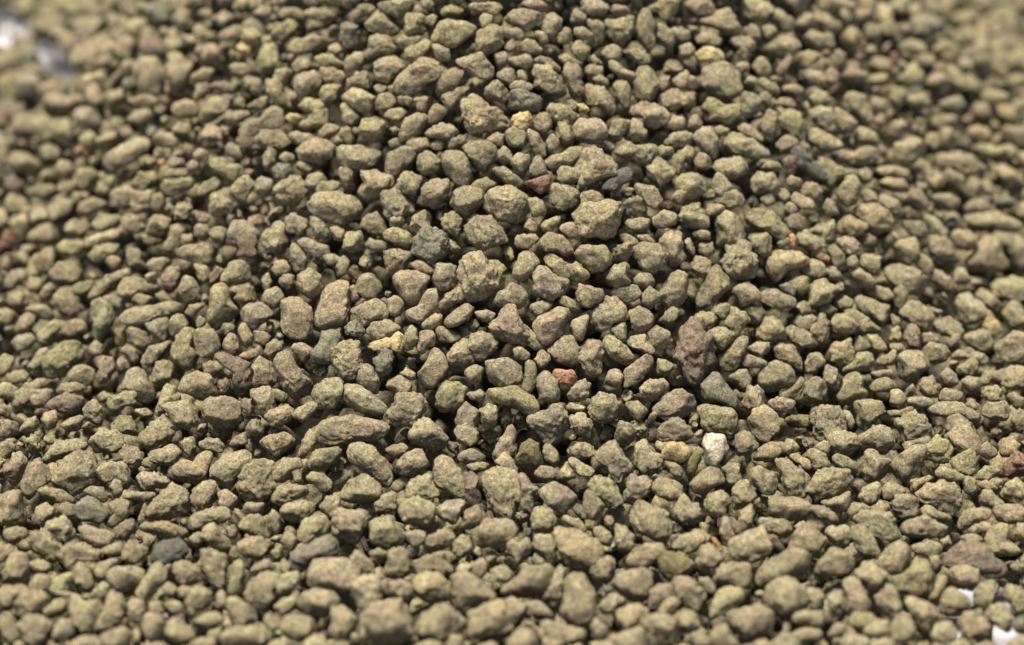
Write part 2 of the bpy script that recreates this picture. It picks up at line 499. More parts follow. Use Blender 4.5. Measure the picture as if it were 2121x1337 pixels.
g 75,29 80,23 86,24 91,28 98,28 102,33 100,40 101,45 94,50 88,54 80,52 77,47 74,42 73,34
g 66,15 71,16 74,21 70,25 67,22
g 106,15 110,12 116,12 121,11 123,16 118,20 111,21 106,19
o 123,7 128,3 135,1 135,5 130,10 124,12
g 113,8 117,2 122,6 121,10 116,11
k 135,8 138,5 145,5 149,11 147,16 141,14
g 106,32 109,26 114,22 120,24 123,29 120,36 115,40 108,39
p 117,37 120,31 127,32 133,36 140,40 141,44 136,51 128,53 120,50 116,45
g 126,26 131,22 138,25 140,32 142,39 138,41 131,37 127,32
g 123,16 129,11 136,13 143,18 145,23 140,27 133,23 127,22
g 146,17 153,16 162,18 166,24 168,30 161,34 155,37 150,31 145,26 143,23
g 172,12 176,10 182,14 185,17 182,19 175,17
g 183,13 190,11 195,16 194,19 188,17
g 181,20 188,17 196,18 202,25 200,31 193,35 185,32 182,26
g 198,13 203,8 210,12 213,18 214,28 210,34 203,33 199,25 197,19
k 177,3 185,0 192,2 191,9 184,11 177,8
g 193,2 200,-3 208,0 207,6 200,10 195,7
g 162,38 168,31 177,28 180,31 178,38 179,42 172,45 163,42
o 140,31 146,29 153,34 154,39 146,42 141,38
g 144,48 148,43 155,42 161,46 162,51 157,57 149,57 145,52
p 168,47 175,43 183,44 186,49 183,55 176,55 170,52
g 181,41 186,36 193,37 196,42 192,46 183,45
g 185,50 191,45 198,48 196,55 191,59 186,55
g 198,43 202,38 210,35 216,40 217,50 213,55 204,58 198,52
k 155,60 157,54 163,51 172,51 177,57 178,63 172,67 168,69 159,71 155,66
k 120,67 125,61 134,57 143,57 146,60 142,67 136,75 127,80 121,77
g 118,55 127,53 133,54 131,58 124,62 119,66 117,61
g 133,54 139,50 144,53 149,60 146,61 137,57
g 143,66 150,62 154,62 152,70 150,78 145,77 143,71
g 166,71 170,67 177,66 178,73 176,79 170,77
g 179,60 185,57 191,59 194,65 190,71 183,73 180,68
g 188,72 196,69 204,73 205,78 200,83 191,82
g 200,60 205,56 209,60 207,65 203,69 196,67
K 208,69 214,66 221,68 227,73 232,80 231,88 226,99 221,106 215,102 209,92 206,80
g 178,78 182,74 189,74 194,84 193,88 186,85 179,82
g 160,79 164,74 171,76 178,84 183,89 178,94 170,90 163,85
g 147,83 152,78 160,78 164,85 162,93 160,100 154,99 148,91
g 130,79 137,73 143,76 148,83 147,91 143,95 135,91 129,85
k 91,68 98,62 101,56 107,55 112,60 115,69 118,75 112,81 100,80 97,74
g 65,65 72,58 80,54 86,56 83,62 75,68 66,70
g 93,54 100,46 103,40 108,39 115,44 115,52 111,59 103,58 95,57
g 58,58 64,50 72,45 79,47 80,51 73,55 65,60
k 83,60 90,59 96,61 94,65 88,67 84,63
g 7,59 11,55 22,53 28,57 27,64 19,69 13,68 8,63
g 17,71 20,66 29,64 35,69 38,72 33,76 26,78 18,76
y 17,82 21,79 30,76 37,71 39,80 37,87 30,84 19,84
s 20,91 24,84 31,83 33,90 32,97 25,101 21,97
g 39,74 43,69 47,70 48,77 45,83 41,84 38,79
g 49,73 53,71 58,74 59,81 55,83 51,88 47,84 48,78
o 50,67 55,62 63,61 65,64 62,69 55,71 51,71
g 58,71 62,69 70,72 75,76 69,81 61,79
g 50,50 56,45 61,49 61,55 55,62 49,67 42,64 40,59 47,57
g 28,52 32,48 38,52 38,60 34,64 29,60
g 9,44 13,37 20,36 25,40 26,45 22,49 20,54 13,53 10,49
g 5,45 8,43 11,48 11,54 7,55
g -8,92 -5,82 3,78 9,79 13,85 13,95 9,101 1,103 -6,98
s 1,69 8,65 13,69 15,73 9,76 2,74
k 10,97 15,93 22,97 25,102 23,111 17,110 11,104
g 28,101 34,99 39,100 45,107 44,111 35,112 28,107
g 34,98 41,95 46,98 45,103 40,101
g 50,92 54,85 58,83 64,88 67,95 66,103 58,107 51,106 48,100
g 66,86 71,79 78,76 80,84 83,92 76,95 69,92 66,90
k 80,74 89,71 96,72 98,80 94,86 88,91 82,88 77,81
k 88,98 91,91 99,89 108,90 113,95 115,104 108,106 98,106 90,104
g 77,96 83,93 88,95 88,104 80,104 77,100
g 114,92 120,91 123,95 121,104 116,111 111,108 114,100
g 119,89 125,84 130,87 130,94 123,96
g 106,83 112,82 117,86 115,91 107,90
o 117,70 121,74 126,83 120,83 113,78
n 131,97 137,94 143,96 147,101 143,106 135,104 131,101
k 122,100 127,97 132,101 138,108 137,116 130,119 124,114 121,107
k 141,112 144,104 151,100 156,105 155,111 148,116 142,116
g 162,101 166,95 173,95 175,101 171,108 164,107
g 176,97 181,93 189,87 195,90 194,97 185,103 177,107 176,102
g 186,107 192,102 200,102 204,107 200,114 193,115 187,111
g 196,88 203,90 207,95 203,100 196,99
g 154,115 160,110 170,111 176,119 174,125 163,132 157,129 154,122
g 177,117 184,116 190,118 191,123 185,128 179,124
o 58,108 63,103 73,103 78,110 74,117 65,122 60,120 57,113
o 90,109 100,108 107,106 113,109 119,113 123,121 117,124 105,119 96,116
k 78,110 86,108 90,112 87,116 80,116
k 70,119 77,116 85,120 86,128 83,136 74,136 69,128
g 86,121 91,117 98,120 98,126 94,132 90,133 86,127
p 1,111 4,106 13,106 20,112 27,119 27,127 18,125 7,121 2,118
k 31,118 36,112 52,111 54,119 52,127 40,131 30,129 29,123
g 44,130 50,126 57,126 63,131 65,140 58,147 47,144 43,138
k 116,126 124,122 131,115 136,117 140,123 142,132 137,140 128,142 121,134
g 137,119 144,116 152,119 150,122 140,122
g 142,125 149,123 156,128 157,134 148,137 142,132
k 193,120 199,113 208,109 217,111 221,118 214,125 204,126 194,123
k -17,127 -8,123 3,124 13,126 25,129 29,133 22,140 10,139 -5,142 -15,138
k 193,133 198,127 208,126 216,131 219,137 208,141 198,140
T 707 892
g 5,11 12,9 20,11 27,18 31,25 34,30 30,36 23,33 18,27 9,22 5,17
g 27,12 31,9 38,8 42,12 38,17 31,18
g 31,20 39,15 47,12 53,14 57,20 52,25 44,28 37,29 32,25
o 40,33 44,30 56,27 58,33 60,41 53,43 45,43 40,39
g 57,26 59,17 64,13 70,17 74,24 77,30 76,41 70,41 62,37 58,33
g -2,41 4,32 13,27 20,30 24,37 21,43 12,46 3,44
g 17,46 24,42 31,38 34,42 33,49 26,51 19,50
g 36,50 40,44 48,41 57,47 59,53 55,60 46,60 38,55
k 60,47 66,44 75,43 77,48 76,54 69,60 61,57
g 77,50 84,46 89,52 88,57 81,62 73,61 76,56
k -6,50 0,47 13,48 17,54 18,60 13,68 10,72 3,70 -5,62
g 18,58 22,54 30,52 36,58 39,64 37,70 28,72 19,69
g 39,63 46,61 52,63 51,70 45,73 40,70
g 52,70 53,64 60,61 68,62 69,68 65,73 57,76 52,74
g 69,67 75,64 80,66 80,76 74,81 69,76
k 73,17 77,12 83,12 89,15 88,20 80,22 74,20
g 76,22 84,19 92,21 92,25 82,25
g 70,1 76,-8 84,-2 85,7 80,10 73,7
k 93,17 95,9 100,4 104,-2 110,1 110,12 106,17 97,19
O 109,20 110,8 117,2 122,7 127,16 124,22 117,25 110,23
t 94,20 98,14 101,13 106,18 110,25 106,27 98,24
g 85,30 88,24 98,23 106,26 110,32 112,40 108,48 103,55 96,54 92,46 89,38
K 76,27 81,25 85,32 87,42 82,46 77,43
g 84,62 89,56 97,53 104,54 109,62 105,69 100,75 91,74 86,68
k 110,28 113,26 119,32 124,36 121,42 119,50 112,47 110,38
k 122,39 127,34 133,32 142,36 147,42 144,48 137,51 129,47
g 118,55 120,48 125,46 132,51 134,57 131,62 123,64 119,61
k 119,26 123,22 131,23 133,29 127,32 120,29
t 135,24 140,19 144,24 146,29 141,33 136,30
g 125,12 128,8 134,13 136,19 133,24 127,18
g 140,18 144,16 151,20 157,25 155,29 148,30 144,25
g 141,12 146,8 155,8 157,14 153,18 147,19 143,16
k 157,15 161,8 169,7 176,11 180,18 180,27 175,29 175,36 169,31 162,24 157,20
g 181,21 182,8 190,6 192,13 199,16 200,22 195,26 187,26
y 198,12 202,6 212,8 220,12 216,18 207,20 200,17
o 200,18 207,20 212,24 211,30 206,30 202,24
o 153,33 157,28 166,31 172,36 175,42 171,46 163,47 156,42
g 148,44 152,37 158,40 163,47 162,53 157,56 150,54
k 176,34 181,28 192,27 193,33 190,40 185,44 177,43
g 192,35 197,30 205,30 212,34 212,41 206,46 196,41
g 177,58 180,49 186,44 194,44 201,50 204,59 203,67 194,69 183,65
t 132,65 137,60 148,61 156,67 161,74 162,80 157,86 147,86 140,82 136,73
g 118,72 121,65 129,65 133,70 134,79 129,82 122,79
k 103,71 107,68 111,70 115,65 118,72 117,79 110,83 104,80
g 135,54 139,52 147,55 153,62 148,63 140,59
g 156,62 160,59 166,63 169,69 168,74 162,71 157,66
g 169,67 171,57 176,60 182,67 182,73 177,79 172,76
g 176,81 181,75 190,70 200,69 202,75 196,82 189,86 180,84
g 155,87 159,81 166,75 170,79 171,87 167,93 158,95 155,91
k 205,70 210,65 217,66 218,72 211,75 206,73
O 198,79 203,75 213,76 217,84 213,91 203,92 198,87
g 169,95 174,89 184,86 192,89 194,97 191,105 183,108 173,103
k 190,110 192,100 196,94 204,95 207,103 201,108 194,111
g 204,95 210,91 218,92 220,101 214,104 208,101
g 197,113 201,105 207,103 211,107 209,113 203,115
g 188,120 192,115 201,114 209,117 211,125 207,133 197,133 193,127
g 135,115 138,104 139,93 142,88 149,88 154,95 160,102 159,111 154,120 149,123 142,120
g 159,110 163,104 170,101 177,105 175,109 169,114 162,115
g 168,120 171,112 176,108 185,108 190,111 189,120 182,127 172,125
g 168,130 175,125 186,122 191,128 192,136 180,142 170,138
g 155,119 159,116 164,121 166,127 161,131 155,129
g 100,98 107,93 112,85 119,81 128,82 132,88 130,96 124,104 114,104 104,102
g 127,98 131,89 135,84 138,91 138,101 132,109 124,106
g 70,85 76,82 82,84 81,90 74,91 70,89
g 81,83 86,79 91,82 91,88 86,92 81,90
g 89,93 93,86 99,84 106,87 107,92 102,95 93,95
g 69,90 76,89 84,91 92,96 99,102 98,106 88,110 79,114 72,109 71,99
t 44,99 48,90 56,87 62,87 67,94 68,101 63,106 56,110 50,104
k 27,97 31,91 38,92 43,96 44,102 40,108 33,105 27,102
g 47,84 51,77 62,75 67,80 69,86 65,91 54,89 48,88
g 24,90 28,81 31,75 37,72 44,75 47,83 44,89 38,92 29,92
g 5,104 7,95 14,90 22,91 26,98 24,106 15,112 8,109
g -8,85 -3,81 6,83 12,88 9,96 1,101 -6,96
g 4,79 9,74 15,76 19,83 21,90 14,90 7,86
g 17,75 24,73 29,76 27,79 19,79
g 10,119 15,111 21,105 30,103 39,106 44,113 45,123 41,131 32,137 20,136 13,130
g 46,121 49,113 59,109 67,107 74,113 77,121 72,127 63,131 52,129 47,126
g 78,120 81,113 90,108 100,106 104,113 106,123 100,131 89,130 80,127
g -6,112 0,108 8,111 12,116 9,124 2,129 -5,127
g 101,104 107,103 112,106 117,108 116,116 110,118 104,113
g 115,106 120,104 127,109 133,116 129,119 121,117 115,115
g 122,121 127,117 136,120 148,123 153,128 148,134 136,136 126,132
g 101,131 108,125 112,120 120,125 125,132 122,140 105,140
g 64,134 69,127 76,127 77,134 72,141 65,140
g 85,134 92,131 98,133 99,139 87,141
g 155,132 163,130 171,134 170,141 157,141
g 46,133 54,130 62,132 63,139 48,141
T 1414 0
o 35,6 37,0 46,-2 54,1 56,7 51,12 44,14 38,11
g 48,11 55,7 63,6 69,11 69,18 63,21 57,15
g 1,3 7,-1 17,-2 21,4 18,9 9,10
g 5,12 13,11 20,6 28,5 32,10 36,18 32,22 24,20 15,16
k 8,24 13,20 20,21 25,26 20,29 11,28
k 26,26 31,22 40,23 45,28 42,33 33,31
y 8,33 13,28 20,29 25,34 26,39 18,39 10,38
o 33,33 36,28 42,29 42,35 37,38
g 12,51 13,43 19,39 29,41 34,44 37,53 39,58 33,63 25,62 17,60
o 42,41 45,35 51,36 56,42 54,46 46,47
k 32,41 37,38 41,40 41,45 35,47
g 51,33 54,26 62,23 70,25 74,29 69,35 60,36
o 69,38 72,33 79,31 85,34 83,40 77,43 71,42
k 58,44 62,38 67,33 68,39 65,45 60,47
k 92,37 96,31 101,34 103,39 98,42 93,41
g 72,47 76,44 87,44 89,50 85,55 78,53
k 88,46 92,42 97,44 99,49 93,53 89,50
g 61,55 65,52 73,53 78,56 72,61 65,59
k 37,51 42,47 46,49 44,54 39,54
g 45,49 52,48 59,53 63,58 61,61 54,58 47,54
p 36,63 38,58 44,58 49,63 47,69 40,74 35,70
k 47,59 51,56 55,60 53,67 49,64
o 10,67 15,60 20,61 26,66 33,65 36,71 30,76 22,77 14,78 14,72
g -2,60 4,57 9,61 8,67 2,69
g -3,49 3,45 9,50 9,56 0,56
k 3,75 7,70 11,73 13,78 8,81 3,80
g 54,65 60,61 67,61 71,66 63,68
g 79,61 84,56 90,58 94,64 88,67 82,66
o 59,73 64,69 72,69 79,76 78,82 72,87 66,84 60,79
p 78,69 84,66 92,68 94,74 89,80 83,76
g 93,75 95,67 101,70 108,76 106,81 100,84 95,80
k 48,76 53,69 59,71 60,79 55,85 49,82
g 34,80 38,77 46,80 50,86 49,89 40,86
g 20,80 25,77 29,81 27,85 21,84
g 23,89 28,84 37,83 45,88 52,92 54,97 49,101 39,98 28,95
g 6,86 10,80 18,79 22,88 23,96 20,100 12,94
g 7,100 10,95 15,96 18,102 15,107 9,106
g -4,95 2,91 8,93 9,99 4,103 -3,101
d 68,97 69,91 73,89 77,94 81,99 86,104 88,112 83,113 76,108 71,106
g 57,90 61,85 67,85 72,89 68,94 60,96
K 62,100 66,95 71,97 71,105 67,109 63,105
g 81,102 87,97 94,99 100,107 97,113 94,120 90,118 87,108
g 75,87 80,80 87,81 95,86 99,91 92,94 83,93
g 91,96 97,92 104,95 112,91 120,93 119,99 112,104 103,105 96,100
t 128,97 131,90 140,87 148,86 149,93 146,101 137,103 130,101
o 106,84 110,78 117,79 121,86 122,90 114,92 108,90
g 98,64 102,59 110,59 116,66 117,74 112,78 104,73 99,69
k 115,63 119,60 126,62 126,68 120,71 116,68
g 119,74 123,70 127,73 126,78 120,79
g 127,80 130,75 136,74 140,78 136,84 129,86
t 175,83 179,78 186,78 192,82 190,88 182,89
o 176,91 185,89 196,92 207,92 205,97 192,99 180,96
g 152,98 156,92 163,95 172,94 180,97 187,103 186,109 176,108 166,105 157,104
g 192,107 197,102 206,104 211,110 209,116 200,118
o 189,98 194,92 203,90 208,95 204,100 194,102
g 153,121 157,119 167,119 173,124 173,130 165,133 158,128
g 174,129 178,124 186,123 191,128 189,133 178,134
g 121,124 124,120 131,122 138,130 137,136 131,136 125,130
g 122,113 128,110 136,111 140,116 136,120 127,119
g 118,106 124,103 133,104 141,106 140,112 130,110 122,109
g 94,120 99,110 106,109 110,114 109,124 103,130 95,127
g 108,107 114,104 118,107 117,114 112,115
g 110,121 113,117 119,119 122,124 115,127
g 70,118 76,112 84,114 88,120 84,126 76,122
g 64,112 68,109 74,112 73,116 67,116
o 47,105 52,100 60,101 61,105 55,108
g 19,104 24,98 34,97 40,103 41,109 35,113 27,111 21,108
g 17,112 20,106 25,109 29,114 32,117 26,122 20,120
o -5,113 2,107 10,106 14,111 15,118 10,123 2,124 -4,120
g 20,126 26,119 34,118 38,122 38,128 30,131 23,129
g 42,113 46,107 56,108 60,114 58,119 50,120 43,122
g 48,124 52,119 54,114 58,119 58,127 52,129
g 58,118 63,117 67,122 65,126 60,126
g 12,131 16,127 25,127 27,131 22,134 15,134
o -3,131 4,124 10,126 13,133 8,138 -3,138
g 66,122 71,120 79,124 86,130 84,133 76,131 70,127
g 64,126 69,126 73,132 68,134 63,130
g 87,129 90,123 95,126 97,133 89,135
g 111,42 116,36 124,35 130,39 129,45 121,45
o 113,50 117,46 126,46 130,50 124,54 116,54
o 154,32 158,26 165,25 171,31 170,38 162,40 156,37
o 134,30 141,25 150,27 151,33 142,34
o 133,50 139,44 144,39 149,46 152,53 143,55
o 137,64 141,58 149,58 153,64 147,69 140,69
o 164,14 170,8 178,5 186,8 184,14 175,18 167,18
o 180,61 186,56 196,56 204,60 201,65 189,65
o 200,50 205,45 214,46 216,54 207,57
p 159,65 164,60 173,60 177,66 172,70 163,70
g 149,76 157,72 168,71 172,76 163,80 153,80
r 129,33 133,31 134,39 131,43 129,38
g 75,24 80,19 87,21 89,28 83,31 76,29
k 85,23 89,19 94,23 94,30 88,31
g 49,18 53,15 58,18 58,24 51,24
k 38,18 43,15 48,17 49,24 42,25
g -1,18 4,19 5,25 1,27
k -2,29 4,27 8,31 5,37 -2,38
T 1414 446
g 24,26 27,19 34,16 42,18 46,24 46,32 42,38 33,40 27,36 24,32
g 20,2 26,-3 34,1 39,8 40,14 33,17 25,19 20,22 21,12
t 51,31 53,24 58,21 69,22 76,26 78,30 72,34 65,38 58,41 52,37
k 41,15 45,11 53,11 56,17 55,25 50,27 46,22 41,19
g 10,46 13,42 17,35 22,32 26,36 30,41 29,47 24,52 17,55 11,57
g 5,30 7,25 12,26 18,29 17,36 12,40 6,37
g -3,0 8,-2 15,1 17,7 13,9 3,8
g 4,10 13,8 19,10 18,15 8,15
g 9,20 12,16 19,17 20,23 14,26 9,24
p 1,15 5,14 8,22 6,25 3,21
o 37,4 42,-2 53,-3 60,0 64,8 66,13 60,17 55,11 46,9
g 62,2 68,-2 76,2 76,8 71,11 65,8
g 78,10 84,6 93,3 96,8 94,15 88,18 84,12
g 71,13 77,10 87,15 88,20 84,24 76,22 71,18
N 66,12 69,11 71,16 70,22 67,19
s 59,18 62,14 66,14 66,21 60,20
o 96,4 104,0 112,4 115,8 112,13 105,15 98,11
g 105,-4 118,-7 127,-3 131,5 129,10 122,11 114,9
g 135,5 141,3 149,4 153,10 148,14 139,12
p 150,1 155,0 162,6 165,12 160,15 153,10
k 109,13 115,11 120,14 119,19 112,20
k 92,17 95,13 105,14 112,19 113,24 105,25 98,21
g 129,19 134,15 145,14 148,19 146,26 140,31 133,27
g 152,18 156,12 164,13 168,18 170,24 175,28 168,32 158,30 154,24
k 167,13 171,9 179,9 183,15 181,21 176,24 169,19
g 176,28 181,20 182,13 189,11 198,14 200,22 204,30 200,37 190,40 181,36
g 200,15 207,13 214,16 216,26 213,33 206,32 202,24
g 175,1 183,-3 195,-2 205,3 211,8 200,10 188,9 178,7
o 191,43 196,39 206,39 214,42 217,48 210,53 199,52 192,48
g 181,50 186,45 193,50 198,55 196,61 189,60
p 167,54 171,48 179,48 186,54 188,62 182,68 173,66 168,60
y 186,62 190,59 195,65 199,72 192,75 186,70
g 197,60 201,54 209,54 213,60 213,67 206,71 200,66
g 155,69 160,64 167,63 172,68 174,73 168,77 160,75
g 144,28 148,24 154,28 156,34 150,37 145,33
g 154,34 160,34 166,39 170,45 166,49 159,46 155,40
g 167,36 171,32 177,34 180,40 175,44 169,42
g 126,37 129,33 136,31 144,34 152,38 153,45 147,50 139,48 130,43
g 109,31 112,25 118,22 124,26 125,32 121,38 115,36
g 102,28 106,24 109,28 108,34 103,34
g 104,34 110,33 116,37 121,42 119,46 111,43 105,39
g 88,19 95,18 100,24 101,31 96,34 91,27
r 82,26 86,23 91,26 91,29 85,29
g 73,33 79,27 87,29 89,36 83,40 75,38
g 87,31 95,32 99,39 97,43 90,41
o 64,41 70,38 77,38 78,46 74,51 70,48
s 60,44 65,42 70,44 69,50 63,48
g 77,50 79,43 88,39 94,45 93,52 87,56 79,56
g 92,44 99,42 100,46 94,49
g 29,44 34,40 41,42 48,48 48,53 40,55 35,58 32,51
g 47,48 52,45 61,47 69,51 70,56 63,60 55,57 49,53
g 38,59 42,54 48,56 51,61 48,66 42,67
g 26,62 31,58 40,59 43,65 38,70 33,75 27,69
g 17,58 22,54 28,56 30,60 24,65 19,62
o 6,62 11,59 18,59 22,65 19,70 13,72 9,67
g 46,70 48,64 55,62 62,65 64,72 62,78 53,79 46,76
g 69,57 75,52 79,55 80,60 73,62
g 69,67 72,61 78,60 83,64 80,70 73,73
g 78,72 83,66 84,59 89,59 90,66 91,74 87,79 82,76
k 84,57 92,54 96,58 93,63 86,61
g 95,53 101,50 106,54 104,60 98,59
g 107,53 112,51 121,54 128,57 130,65 126,71 119,67 112,60
o 101,60 107,59 115,64 122,70 129,74 120,74 109,71 104,65
g 129,61 134,63 136,69 131,70
g 92,68 96,62 103,61 109,67 109,74 102,77 95,74
g 63,73 68,69 77,72 84,78 86,83 79,84 71,81 66,79
g 115,50 119,44 128,45 131,50 125,54 118,53
g 131,46 136,43 141,49 138,56 133,60 131,53
g 134,62 138,54 146,52 153,57 156,65 150,71 141,67
k 153,57 164,60 158,64 155,62
g 128,78 130,71 134,68 136,76 135,80
g 137,73 140,68 146,69 149,77 147,83 140,82
g 149,74 154,73 160,78 155,81 150,80
g 149,85 153,79 162,80 167,85 163,91 156,94 151,90
g 131,93 134,87 141,84 150,85 156,91 156,97 149,98 146,104 138,105 133,101
g 120,90 124,88 132,83 133,89 129,94 123,95
o 98,96 104,92 107,86 117,85 119,90 115,96 107,98
t 90,85 94,79 103,76 106,83 106,90 100,95 93,91
g 106,80 110,75 115,78 117,83 112,86 107,84
g 113,74 119,73 125,79 127,84 121,85 117,81
g 129,80 136,80 139,84 134,87 129,84
g 173,78 177,73 187,71 191,75 192,82 186,86 176,83
g 191,83 196,76 205,72 214,74 217,84 214,92 203,95 195,93
g 165,90 168,84 178,83 187,86 190,92 184,94 175,89
o 171,95 175,89 180,87 184,93 185,98 178,101 172,98
g 163,79 169,74 173,74 172,80 167,83
g 195,97 203,95 211,93 216,98 214,107 203,109 197,103
g 183,103 187,96 193,96 195,101 191,105 185,107
k 160,99 164,95 170,99 172,104 168,107 162,106
g 145,109 149,100 155,99 160,107 158,112 151,114
g 173,103 177,100 184,101 185,107 179,111 174,108
g 158,114 162,108 170,108 175,110 173,116 163,117
g 185,112 189,107 195,105 200,111 199,116 190,118
g 186,120 190,116 199,115 203,121 201,127 193,129 187,125
p 138,114 145,112 153,114 156,117 150,121 141,119
g 127,116 130,109 135,109 139,114 135,121 129,119
o 127,121 136,121 142,118 144,122 136,127 129,125
g 147,121 153,118 163,116 173,117 181,120 188,127 185,132 177,130 172,125 163,125 155,125
g 105,119 109,114 117,112 124,116 126,123 122,131 114,134 107,128
g 163,131 166,125 172,124 180,131 184,138 170,141 164,137
g 132,131 136,124 144,121 151,125 155,133 150,141 136,141
g 116,107 121,102 128,101 134,106 133,110 125,111 120,110
g 94,113 97,108 100,101 107,98 113,101 114,107 119,110 115,114 105,117 97,117
k 86,98 89,93 95,95 98,104 97,108 91,110 87,104
g 73,110 77,104 82,100 88,103 89,111 86,117 79,120 74,116
g 55,82 59,79 68,80 74,85 75,92 72,96 65,91 58,89
g 46,101 50,94 58,91 69,92 71,98 69,105 62,108 54,110 48,107
g 58,111 66,108 71,102 75,98 76,106 70,113 62,115
g 76,92 79,85 84,84 89,90 87,93 83,100 77,99
g 13,75 19,70 27,68 32,73 31,78 24,83 17,80
g 22,88 27,82 35,76 41,77 38,85 35,92 32,97 26,95
g 40,83 46,79 54,79 54,85 47,88 41,87
g 36,90 38,86 47,88 54,92 48,95 38,94
s 12,107 15,101 18,97 24,98 28,105 34,111 36,117 33,121 24,118 13,114
o 10,122 13,118 22,119 34,122 35,131 30,136 18,136 12,131
g 29,101 34,95 40,96 43,105 37,110 33,104
g 37,110 41,106 49,107 52,113 51,120 43,125 37,120
g 40,127 45,121 51,118 56,121 60,128 62,135 53,141 45,137
g 54,116 60,113 69,115 70,121 61,125 55,120
g 80,124 84,119 94,118 100,122 103,130 99,139 88,141 81,135
k 99,121 104,122 107,129 104,134 101,128
O 60,127 68,124 78,124 80,131 70,132
g 116,98 121,96 130,96 130,101 121,102
g 175,118 179,114 185,117 184,121 178,121
g 201,112 206,110 213,113 215,119 207,121
g 204,126 209,121 215,122 216,133 207,135
T 1414 892
w 10,7 17,3 26,4 28,12 26,20 19,23 14,21 11,14
g 29,8 32,2 39,0 46,4 47,11 41,15 35,15 30,11
O 2,20 6,13 11,13 12,18 8,25 5,31 2,26
g 40,18 46,12 54,8 60,8 61,13 57,18 50,20 43,20
g 61,11 65,5 69,6 73,11 72,15 65,15
g 38,25 41,20 47,22 57,26 61,32 58,39 50,39 42,33
g 58,18 64,17 70,21 75,27 77,33 74,42 67,41 62,34 60,27
o 66,17 70,14 78,17 80,24 76,26 71,20
g 76,15 81,11 88,15 93,21 92,24 84,25 79,21
g 76,38 79,30 85,26 93,24 100,24 105,31 104,36 97,40 90,42 81,42
g 82,11 87,6 91,8 92,14 90,17 84,13
g 89,10 93,1 100,-1 107,4 108,10 103,16 96,15
o 93,17 96,14 105,18 109,23 108,27 100,24 94,20
o 110,20 113,12 119,11 124,16 129,18 127,26 122,32 114,32 110,26
g 128,20 135,15 143,10 148,8 151,12 149,20 147,26 140,32 134,31 129,26
g 107,5 114,-2 124,-5 132,0 133,8 127,15 119,12 110,12
g 136,8 145,5 155,3 152,9 143,11 138,14
o 150,9 157,4 165,7 167,13 164,20 158,22 150,18
g 164,3 170,-4 180,-3 185,4 185,12 180,17 172,14 166,10
o 166,20 171,15 178,12 182,17 182,24 179,29 170,26
g 182,26 186,22 193,21 197,26 196,30 189,32 182,30
g 185,11 189,7 195,12 196,17 189,19 185,16
r 196,24 200,17 207,13 215,14 220,20 216,27 207,29 199,30
t 195,9 199,5 206,4 209,9 207,14 199,17
o 195,38 200,31 207,28 214,32 216,40 213,47 205,45 198,42
t 145,40 151,33 160,32 170,33 175,38 175,46 168,52 160,50 152,45
o 155,26 160,23 170,25 175,29 173,33 162,32
o 140,37 142,31 149,28 156,27 155,31 148,36 143,41
o 174,29 180,29 183,35 181,41 175,38
g 184,44 187,37 192,36 196,41 200,46 195,49 186,47
g 183,33 188,31 194,31 195,37 187,38
g 108,42 112,36 116,32 122,32 123,39 119,46 113,47
g 124,36 127,32 135,32 139,38 133,42 125,43
g 129,45 132,41 141,40 146,44 146,52 138,55 131,51
g 101,50 104,45 113,44 117,49 111,52 105,57
g 108,56 112,50 120,47 128,50 131,56 138,66 134,70 126,70 118,66 112,61
g 88,46 95,41 103,37 104,43 102,51 94,49
g 30,39 34,32 40,31 45,38 45,42 38,49 32,49
g 13,42 18,38 25,38 30,43 27,48 26,54 19,53 14,48
g 4,34 9,27 17,23 24,25 26,32 20,35 13,41 6,40
g 24,24 28,19 36,21 37,28 32,34 27,31
k -5,44 0,37 4,40 10,47 14,56 9,61 2,58 -4,52
g 50,42 57,40 69,42 78,45 83,49 77,54 66,56 53,51
g 78,46 87,45 95,51 100,57 97,61 89,59 81,53
g 33,58 36,51 42,47 46,52 44,58 38,65 33,64
g 46,54 53,53 62,55 69,58 69,63 62,67 54,64 48,60
g 23,61 25,55 29,55 32,63 33,72 28,73 24,68
g 30,72 34,65 41,62 48,60 55,65 59,70 57,79 49,83 42,84 33,79
g -1,66 4,63 12,62 17,66 16,70 9,75 1,77
g 8,81 12,73 17,71 24,76 26,81 20,86 13,89 9,86
g -3,80 3,78 7,83 6,88 -2,90
N 17,66 20,66 25,73 25,77 21,74
g 64,75 68,66 73,61 79,56 85,60 88,68 87,76 79,79 70,79
g 88,64 93,58 102,59 104,66 103,72 95,73 90,69
g 103,60 110,59 117,65 122,76 121,80 110,80 106,73 104,67
g 136,60 141,55 152,53 160,57 166,61 159,66 148,68 139,66
g 141,73 147,69 155,69 161,72 158,77 148,78 142,77
g 160,68 166,64 167,71 161,73
g 171,57 174,49 182,47 191,50 190,55 182,57 176,61 171,62
k 181,59 188,56 194,60 190,65 183,63
g 193,50 198,46 208,46 214,50 211,57 201,58 195,55
t 188,67 191,61 199,57 203,62 202,67 209,74 207,80 197,80 190,75
g 203,64 208,58 214,57 215,68 207,69
g 203,84 208,80 212,84 210,89 205,88
K 161,83 165,75 173,70 182,70 190,74 198,84 199,89 188,92 182,88 170,88
g 165,90 168,85 176,83 183,87 184,93 180,98 173,101 167,96
o 132,94 138,88 142,85 144,79 153,80 156,90 153,99 145,103 135,100
g 121,81 127,74 134,69 141,74 141,83 137,89 129,92 124,87
o 151,105 156,98 158,91 164,91 163,99 158,106
g 153,78 159,77 161,83 158,88 154,85
g 159,107 163,100 168,98 176,104 180,110 177,114 168,116 160,112
g 181,101 185,95 193,92 196,99 195,106 188,112 182,108
t 196,102 200,97 209,97 215,101 215,112 209,115 201,107
g 188,114 191,109 199,108 205,112 205,121 200,126 193,121
